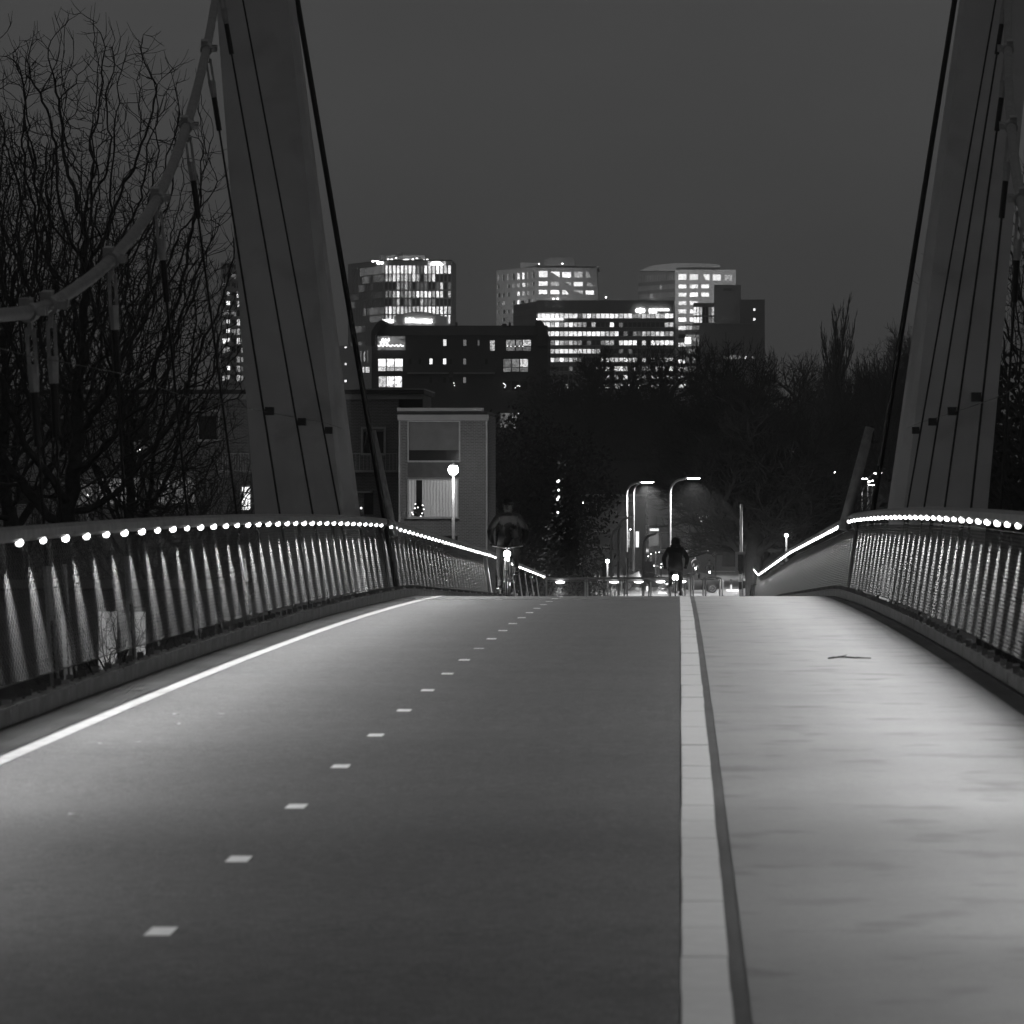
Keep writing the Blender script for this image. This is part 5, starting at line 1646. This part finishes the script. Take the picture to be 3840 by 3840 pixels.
# ------------------------------------------------------------------ bicycles and riders
TYRE = mat("tyre_rubber", 0.03, 0.8); RIM = mat("rim_metal", 0.35, 0.35, 0.8)
BFRAME = mat("bicycle_frame_paint", 0.06, 0.4, 0.2); MUD = mat("pale_mudguard", 0.5, 0.5)
SKIN = mat("skin", 0.16, 0.6); HAIR = mat("dark_hair", 0.03, 0.8)
COAT_G = mat("grey_jacket_cloth", 0.115, 0.85, 0, 0.15, 14); COAT_M = mat("charcoal_jacket_cloth", 0.085, 0.85, 0, 0.2, 14); COAT_K = mat("black_cloth", 0.015, 0.9, 0, 0.2, 14)
BLAMP = glow("bicycle_lamp", 30.0)


def wheel(parent_of, root, y, mud):
    """Wheel in the bicycle's own frame (x across, y forward)."""
    w = MB(); w.torus((0, y, .345), .325, .022, 'x', 30, 7)
    wh = link("wheel", w.mesh("wheel", TYRE, True), root, BASE[root]); wh.location = (0, 0, 0)
    r = MB(); r.torus((0, y, .345), .298, .011, 'x', 30, 5); r.tube([(-.045, y, .345), (.045, y, .345)], .028, 8)
    for k in range(16):
        a = k * math.pi / 8
        r.tube([((-1) ** k * .03, y, .345), (0, y + .295 * math.cos(a), .345 + .295 * math.sin(a))], .0018, 3, False)
    o = link("rim", r.mesh("rim", RIM), wh, BASE[root]); o.location = (0, 0, 0)
    return wh


def bicycle(name, label, loc, rz, front_lamp, rear_lamp, mud=BFRAME, beam=0):
    t = empty(name, loc, label, "bicycle", "bicycles", rz)

    def part(n, mb, m, sm=True, par=None):
        o = link(n, mb.mesh(n, m, sm), par or t, BASE[t]); o.location = (0, 0, 0)
        BASE[o] = BASE[t]; return o
    wheel(t, t, .56, mud); wheel(t, t, -.54, mud)
    f = MB()
    bbk, st, hd, hd2, ra, fa = (0, -.06, .29), (0, -.24, .80), (0, .36, .86), (0, .41, .66), (0, -.54, .345), (0, .56, .345)
    f.tube([bbk, st], .017, 7); f.tube([bbk, hd2], .02, 7); f.tube([(0, -.2, .70), hd], .018, 7); f.tube([hd, hd2], .022, 8)
    for s in (-1, 1): f.tube([(s * .03, -.06, .29), (s * .06, -.54, .345)], .011, 6); f.tube([(s * .02, -.235, .78), (s * .06, -.54, .345)], .009, 6)
    part("frame", f, BFRAME)
    f = MB()
    for s in (-1, 1): f.tube([(s * .04, .415, .66), (s * .055, .47, .52), (s * .055, .56, .345)], [.014, .013, .010], 6)
    f.tube([(-.05, .415, .665), (.05, .415, .665)], .016, 6); part("fork", f, BFRAME)
    f = MB(); f.tube([(0, .36, .86), (0, .34, .91)], .014, 7)
    f.tube([(-.29, .12, .93), (-.27, .22, .94), (-.14, .33, .92), (0, .335, .90), (.14, .33, .92), (.27, .22, .94), (.29, .12, .93)], .012, 7)
    hb = part("handlebar", f, RIM)
    for s in (-1, 1):
        f = MB(); f.tube([(s * .29, .10, .93), (s * .275, .21, .94)], .017, 8); part("grip", f, TYRE, True, hb)
    f = MB(); f.tube([(0, -.24, .78), (0, -.27, .93)], .013, 7); part("seat_post", f, RIM)
    f = MB(); f.ell((0, -.34, .95), (.10, .11, .04), 12, 7); f.ell((0, -.20, .955), (.035, .12, .03), 10, 6); part("saddle", f, COAT_K)
    for y in (.56, -.54):
        f = MB(); pts = []
        for k in range(9):
            a = math.radians((10 if y > 0 else 20) + k * 16.5) if y < 0 else math.radians(30 + k * 15)
            pts.append((0, y + .375 * math.cos(a), .345 + .375 * math.sin(a)))
        f.tube(pts, .040, 6, True, 0, .5); part("mudguard", f, mud)
    f = MB(); f.tube([(-.09, -.06, .29), (.09, -.06, .29)], .014, 6); f.tube([(.09, -.06, .29), (.09, .06, .17)], .01, 6); f.tube([(-.09, -.06, .29), (-.09, -.18, .41)], .01, 6)
    f.box((.15, .07, .165), (.10, .07, .02)); f.box((-.15, -.18, .42), (.10, .07, .02)); part("crank", f, RIM)
    f = MB(); f.bb(-.09, -.72, .735, .09, -.42, .755); f.tube([(-.08, -.7, .74), (-.06, -.54, .36)], .006, 4); f.tube([(.08, -.7, .74), (.06, -.54, .36)], .006, 4); part("carrier", f, BFRAME)
    f = MB(); f.ell((0, .48, .80), (.062, .055, .062), 12, 7); f.ell((0, .50, .70), (.042, .03, .042), 10, 6)
    if front_lamp: part("head_lamp", f, BLAMP)
    else: part("head_lamp", f, BFRAME)
    f = MB(); f.ell((0, -.74, .70), (.085, .03, .08), 12, 7); part("tail_lamp", f, BLAMP if rear_lamp else TYRE)
    if beam:
        q = bpy.data.lights.new("head_beam", 'SPOT'); q.energy = beam; q.spot_size = math.radians(70); q.spot_blend = 1; q.shadow_soft_size = .03
        o = bpy.data.objects.new("head_beam", q); COL.objects.link(o); o.parent = t; o.location = (0, .56, .82)
        o.rotation_euler = Vector((0, 1, -.5)).to_track_quat('-Z', 'Y').to_euler()
    return t


def rider(name, label, loc, rz, style, group="cyclists"):
    """Person on a bicycle: one continuous skinned body, hair, hood and gloves as its clothing and hair."""
    J = dict(pel=(0, -.30, 1.02), bel=(0, -.25, 1.18), che=(0, -.14, 1.36), nek=(0, -.06, 1.50), he0=(0, -.02, 1.575), he1=(0, .0, 1.65), he2=(0, -.01, 1.73),
             shl=(.19, -.09, 1.45), ell=(.33, -.02, 1.21), wrl=(.285, .10, .975), hal=(.28, .16, .955),
             hil=(.10, -.28, .98), knl=(.13, .12, .76), anl=(.13, .01, .30), hel=(.135, -.04, .245), tol=(.15, .15, .225),
             kn2=(.12, .10, .93), an2=(.14, -.16, .54), he3=(.14, -.22, .49), to2=(.15, -.03, .465))
    V = []; Ra = []; E_ = []; ix = {}

    def add(k, p, r): ix[k] = len(V); V.append(p); Ra.append(r)
    wd = 1.06 if style == 'front' else 1.2
    add('pel', J['pel'], (.165 * wd, .13)); add('bel', J['bel'], (.165 * wd, .125)); add('che', J['che'], (.19 * wd, .125)); add('nek', J['nek'], (.062, .062))
    add('he0', J['he0'], (.075, .085)); add('he1', J['he1'], (.085, .10)); add('he2', J['he2'], (.068, .08))
    ch = [('pel', 'bel'), ('bel', 'che'), ('che', 'nek'), ('nek', 'he0'), ('he0', 'he1'), ('he1', 'he2')]
    for s, q in ((1, 'L'), (-1, 'R')):
        m = lambda p: (s * p[0], p[1], p[2])
        add('sh' + q, m(J['shl']), (.085 * wd, .08)); add('el' + q, m(J['ell']), (.066 * wd, .066)); add('wr' + q, m(J['wrl']), (.042, .042)); add('ha' + q, m(J['hal']), (.040, .030))
        add('hi' + q, m(J['hil']), (.12, .115))
        kn, an, he, to = (J['knl'], J['anl'], J['hel'], J['tol']) if s > 0 else (J['kn2'], J['an2'], J['he3'], J['to2'])
        add('kn' + q, m(kn) if s > 0 else (-kn[0], kn[1], kn[2]), (.088, .088))
        sg = (lambda p: p) if s > 0 else (lambda p: (-p[0], p[1], p[2]))
        add('an' + q, sg(an), (.05, .05)); add('to' + q, sg(to), (.042, .035))
        ch += [('che', 'sh' + q), ('sh' + q, 'el' + q), ('el' + q, 'wr' + q), ('wr' + q, 'ha' + q), ('pel', 'hi' + q), ('hi' + q, 'kn' + q), ('kn' + q, 'an' + q), ('an' + q, 'to' + q)]
    me = bpy.data.meshes.new("rider_skeleton")
    me.from_pydata(V, [(ix[a], ix[c]) for a, c in ch], [])
    o = bpy.data.objects.new("rider_skeleton", me); COL.objects.link(o)
    bpy.context.view_layer.objects.active = o
    sk = o.modifiers.new("skin", 'SKIN'); sk.use_smooth_shade = True
    for i, r in enumerate(Ra):
        me.skin_vertices[0].data[i].radius = r
        me.skin_vertices[0].data[i].use_root = (i == 0)
    su = o.modifiers.new("sub", 'SUBSURF'); su.levels = 2; su.render_levels = 2
    bpy.context.view_layer.update()
    bm_ = bpy.data.meshes.new_from_object(o.evaluated_get(bpy.context.evaluated_depsgraph_get()))
    bpy.data.objects.remove(o)
    bm_.materials.clear()
    for m in (COAT_G, COAT_M, COAT_K, SKIN): bm_.materials.append(m)
    for p in bm_.polygons:
        c = p.center; a = abs(c.x); z = c.z
        if z > 1.535 and a < .13: k = 3
        elif z < .94: k = 2
        elif style == 'back': k = 2
        else:
            edge = 1.37 - 0.42 * a
            if z > edge: k = 0
            elif z > edge - .075: k = 2
            elif a > .25 and z > 1.22: k = 0
            elif .03 + .14 * max(0, 1.3 - z) < a < .2 and z > .95: k = 1
            else: k = 2
        p.material_index = k
    bm_.polygons.foreach_set("use_smooth", [True] * len(bm_.polygons))
    t = tag(link(name, bm_, None, loc, (0, 0, rz)), label, "person", group)

    def part(n, mb, m, sm=True, par=None):
        q = link(n, mb.mesh(n, m, sm), par or t, BASE[t]); q.location = (0, 0, 0); BASE[q] = BASE[t]; return q
    # gloves with four bent fingers and a thumb round each grip
    for s in (-1, 1):
        g_ = MB(); hx, hy, hz = s * .28, .16, .955
        g_.ell((hx, hy - .02, hz + .012), (.045, .05, .022), 10, 6)
        for k, ln in enumerate((.042, .05, .048, .038)):
            fx = hx + s * (.03 - .02 * k)
            g_.tube([(fx, hy + .015, hz + .018), (fx, hy + .015 + ln * .8, hz + .004), (fx, hy + .012 + ln * .75, hz - .026), (fx, hy - .002, hz - .032)], [.0105, .0105, .010, .008], 6)
        g_.tube([(hx - s * .035, hy - .03, hz), (hx - s * .055, hy, hz - .008), (hx - s * .05, hy + .028, hz - .025)], [.012, .011, .009], 6)
        part("glove", g_, COAT_K)
    for s, an, to in ((1, J['anl'], J['tol']), (-1, J['an2'], J['to2'])):
        sh = MB(); sh.ell((s * (an[0] + to[0]) / 2, (an[1] + to[1]) / 2 + .01, to[2] - .005), (.048, .14, .04), 12, 7); sh.ell((s * an[0], an[1], an[2] + .0), (.052, .06, .075), 10, 6); part("shoe", sh, COAT_K)
    hx, hy, hz = J['he1']
    if style == 'front':
        f = MB(); f.ell((hx, hy + .092, hz - .002), (.014, .022, .026), 8, 6); part("nose", f, SKIN)
        for s in (-1, 1):
            f = MB(); f.ell((s * .032, hy + .083, hz + .028), (.013, .008, .008), 8, 5); part("eye", f, HAIR)
            f = MB(); f.ell((s * .087, hy - .005, hz + .005), (.012, .02, .032), 8, 6); part("ear", f, SKIN)
        f = MB(); f.ell((0, hy + .084, hz - .045), (.024, .006, .006), 8, 5); part("mouth", f, HAIR)
        f = MB(); f.ell((0, hy - .022, hz + .068), (.102, .112, .075), 14, 9); f.ell((0, hy - .05, hz + .01), (.098, .085, .09), 14, 8); f.ell((.02, hy + .02, hz + .115), (.07, .07, .03), 10, 6); part("hair", f, HAIR)
        f = MB(); f.torus((0, 0, 0), .082, .03, 'x', 18, 8)
        f.v = [(b_, a * .2 - .035 + c * .9, a + 1.515) if False else (b_, c * .95 - .035, a * .9 + 1.515) for a, b_, c in f.v]; part("collar", f, COAT_G)
    else:
        f = MB(); f.ell((0, -.03, 1.645), (.125, .135, .15), 16, 10); f.ell((0, -.09, 1.54), (.145, .10, .09), 14, 8); part("hood", f, COAT_K)
        f = MB(); f.tube([(0, -.26, 1.34), (0, -.31, 1.15), (0, -.34, .98), (0, -.36, .86)], [.20, .21, .235, .25], 16, True, 0, .72); part("coat", f, COAT_K)
    return t


def place(x, d): return Vector((gx(x, d), d, deck_z(d) + .004))


pA = place(1905, 86)
bA = bicycle("bicycle", "upright bicycle with glowing head lamp ridden towards the camera", pA, math.pi, True, False, MUD, 40)
rA = rider("person", "oncoming cyclist in grey and black jacket on the left lane", pA, math.pi, 'front')
for q in (rA, bA): q.scale = (1.07, 1.07, 1.07)
pB = place(2533, 122)
bicycle("bicycle", "bicycle with bright tail lamp ridden away beside the white kerb", pB, 0, False, True)
rider("person", "hooded cyclist in black coat riding away beside the white kerb", pB, 0, 'back')
for x, d, lab, st in ((2609, 372, "small distant cyclist left of the other at the crossing", 'front'), (2661, 356, "small distant cyclist right of the other at the crossing", 'front')):
    p = gp(x, d) + Vector((0, 0, .04))
    bicycle("bicycle", lab.replace("cyclist", "bicycle with head lamp"), p, math.pi, True, False, BFRAME)
    rider("person", lab, p, math.pi, st, "distant cyclists at the crossing")

# ------------------------------------------------------------------ cars
CARP = mat("dark_car_paint", 0.03, 0.25, 0.2); CARG = mat("car_glass", 0.02, 0.1)
CLAMP = glow("car_lamp", 9.0)


def car(label, loc, rz, lights=True):
    t = empty("parked_car" if not lights else "car", loc, label, "car", "cars beyond the bridge", rz)

    def part(n, mb, m, sm=False, par=None):
        o = link(n, mb.mesh(n, m, sm), par or t, BASE[t]); o.location = (0, 0, 0); BASE[o] = BASE[t]; return o
    # cross sections along the length (x forward): (x, half width low, half width high, z low, z shoulder)
    secs = [(-2.1, .70, .66, .42, .72), (-2.0, .82, .78, .30, .92), (-1.3, .88, .84, .24, .97), (0, .89, .86, .22, .95), (1.0, .88, .84, .24, .92), (1.75, .84, .76, .28, .80), (2.08, .72, .64, .36, .62)]
    b = MB(); n = 8
    for x, a, c, z0, z1 in secs:
        zm = (z0 + z1) / 2
        b.v += [(x, -a * .92, z0), (x, -a, zm), (x, -c, z1 - .06), (x, -c * .8, z1), (x, c * .8, z1), (x, c, z1 - .06), (x, a, zm), (x, a * .92, z0)]
    for i in range(len(secs) - 1):
        for k in range(n):
            b.f.append((i * n + k, i * n + (k + 1) % n, (i + 1) * n + (k + 1) % n, (i + 1) * n + k)); b.m.append(0)
    b.f.append(tuple(range(n))); b.m.append(0); b.f.append(tuple((len(secs) - 1) * n + k for k in reversed(range(n)))); b.m.append(0)
    part("body", b, CARP, True)
    b = MB(); cs = [(-1.75, .70, .95), (-1.35, .62, 1.36), (-.4, .60, 1.45), (.25, .60, 1.42), (1.1, .70, .93)]
    for x, w, z in cs: b.v += [(x, -w - (.08 if z < 1 else .0), z), (x, w + (.08 if z < 1 else .0), z)]
    lowz = .93
    for i in range(len(cs) - 1): b.f.append((2 * i, 2 * i + 1, 2 * i + 3, 2 * i + 2)); b.m.append(0)
    part("roof", b, CARP, True)
    for s in (-1, 1):
        for x0, x1, z0, z1, zt0, zt1 in ((-1.45, -.35, .97, .97, 1.30, 1.40), (-.28, .85, .97, .95, 1.40, 1.05)):
            b = MB(); b.quad((x0, s * .79, z0), (x1, s * .79, z1), (x1 - .1, s * .66, zt1 if x1 < 0 else 1.08), (x0 + .05, s * .64, zt0)); part("side_window", b, CARG)
        b = MB(); b.box((.78, s * .95, .98), (.12, .16, .11)); part("mirror", b, CARP)
        for x in (-1.3, 1.3):
            b = MB(); b.tube([(x, s * .70, .32), (x, s * .90, .32)], .32, 20); w = part("wheel", b, TYRE)
            b = MB(); b.torus((0, 0, 0), .2, .02, 'y', 20, 5); b.v = [(p[0] + x, p[1] + s * .905, p[2] + .32) for p in b.v]
            for k in range(7):
                a = k * 2 * math.pi / 7; b.tube([(x, s * .905, .32), (x + .19 * math.cos(a), s * .905, .32 + .19 * math.sin(a))], .016, 4)
            part("rim", b, RIM, False, w)
        b = MB(); b.ell((1.93, s * .55, .62), (.12, .16, .07), 10, 6); part("headlight", b, CLAMP if lights else RIM)
        b = MB(); b.ell((-2.04, s * .6, .74), (.07, .13, .07), 8, 6); part("tail_light", b, RIM)
    b = MB(); b.quad((1.12, -.70, .95), (1.12, .70, .95), (.3, .58, 1.40), (.3, -.58, 1.40)); part("windscreen", b, CARG)
    b = MB(); b.quad((-1.78, .68, .97), (-1.78, -.68, .97), (-1.38, -.58, 1.35), (-1.38, .58, 1.35)); part("rear_window", b, CARG)
    return t


p = gp(2726, 470); car("dark hatchback with lit headlights half hidden by the broad tree trunk", (p.x, p.y, .04), math.pi)
p = gp(2600, 322); car("dark low car passing behind the hoop barriers", (p.x, p.y, .04), math.radians(186))
p = gp(2420, 330); car("dark parked car behind the transverse railing", (p.x, p.y, .04), 0, False)

# ------------------------------------------------------------------ small things on the deck
y = 41.3
tw = MB(); rr = random.Random(4); X0 = gx(3105, y); z = deck_z(y)
tw.tube([(X0, y, z + .006), (X0 + .12, y + .03, z + .02), (X0 + .25, y - .02, z + .012), (X0 + .40, y + .05, z + .006)], [.007, .009, .008, .004], 6)
tw.tube([(X0 + .12, y + .03, z + .02), (X0 + .18, y + .1, z + .035)], [.006, .003], 5); tw.tube([(X0 + .22, y, z + .014), (X0 + .3, y - .12, z + .02)], [.006, .003], 5)
for i in range(6):
    cx = X0 + .05 + rr.random() * .3; tw.quad((cx, y - .03, z + .008), (cx + .05, y, z + .03), (cx + .02, y + .04, z + .012), (cx - .03, y + .02, z + .025))
tag(tw.obj("fallen_twig", BARK, None, Vector((X0, y, z))), "small fallen twig with leaves lying on the pale footpath", "twig")
lf = MB().quad((-.03, 0, .004), (0, -.03, .010), (.035, 0, .005), (0, .03, .012)).mesh("fallen_leaf", mat("pale_leaf", .38, .7))
labs = ["leftmost pale leaf on the asphalt near the white edge line", "upper pale leaf of the pair on the asphalt", "lower pale leaf of the pair on the asphalt", "pale leaf to the right of the pair on the asphalt", "pale leaf below the edge line's middle on the asphalt", "pale speck of leaf nearest the camera on the left lane"]
for (x, yy), lab in zip(((381, 2792), (660, 2683), (664, 2719), (830, 2681), (517, 2787), (272, 3060)), labs):
    # find where the line of sight meets the deck
    lo, hi = 12.0, 70.0
    for _ in range(40):
        m_ = (lo + hi) / 2
        if VY + FPX * (EYE - deck_z(m_)) / m_ > yy: lo = m_
        else: hi = m_
    tag(link("fallen_leaf", lf, None, (gx(x, lo), lo, deck_z(lo) + .003), (0, 0, R.uniform(0, 6))), lab, "leaf", "fallen leaves on the cycle path")

# ------------------------------------------------------------------ damp winter air over the town
b = MB(); b.bb(-2500, -60, -5, 2500, 2300, 125)
hz = tag(b.obj("haze", []), kind="stuff")
m = bpy.data.materials.new("haze_air"); m.use_nodes = True; m.node_tree.nodes.clear()
o_ = m.node_tree.nodes.new("ShaderNodeOutputMaterial"); v_ = m.node_tree.nodes.new("ShaderNodeVolumePrincipled")
v_.inputs["Color"].default_value = (.95, .95, .95, 1); v_.inputs["Density"].default_value = 3e-4
m.node_tree.links.new(v_.outputs[0], o_.inputs["Volume"])
hz.data.materials.append(m)
S.cycles.volume_bounces = 0
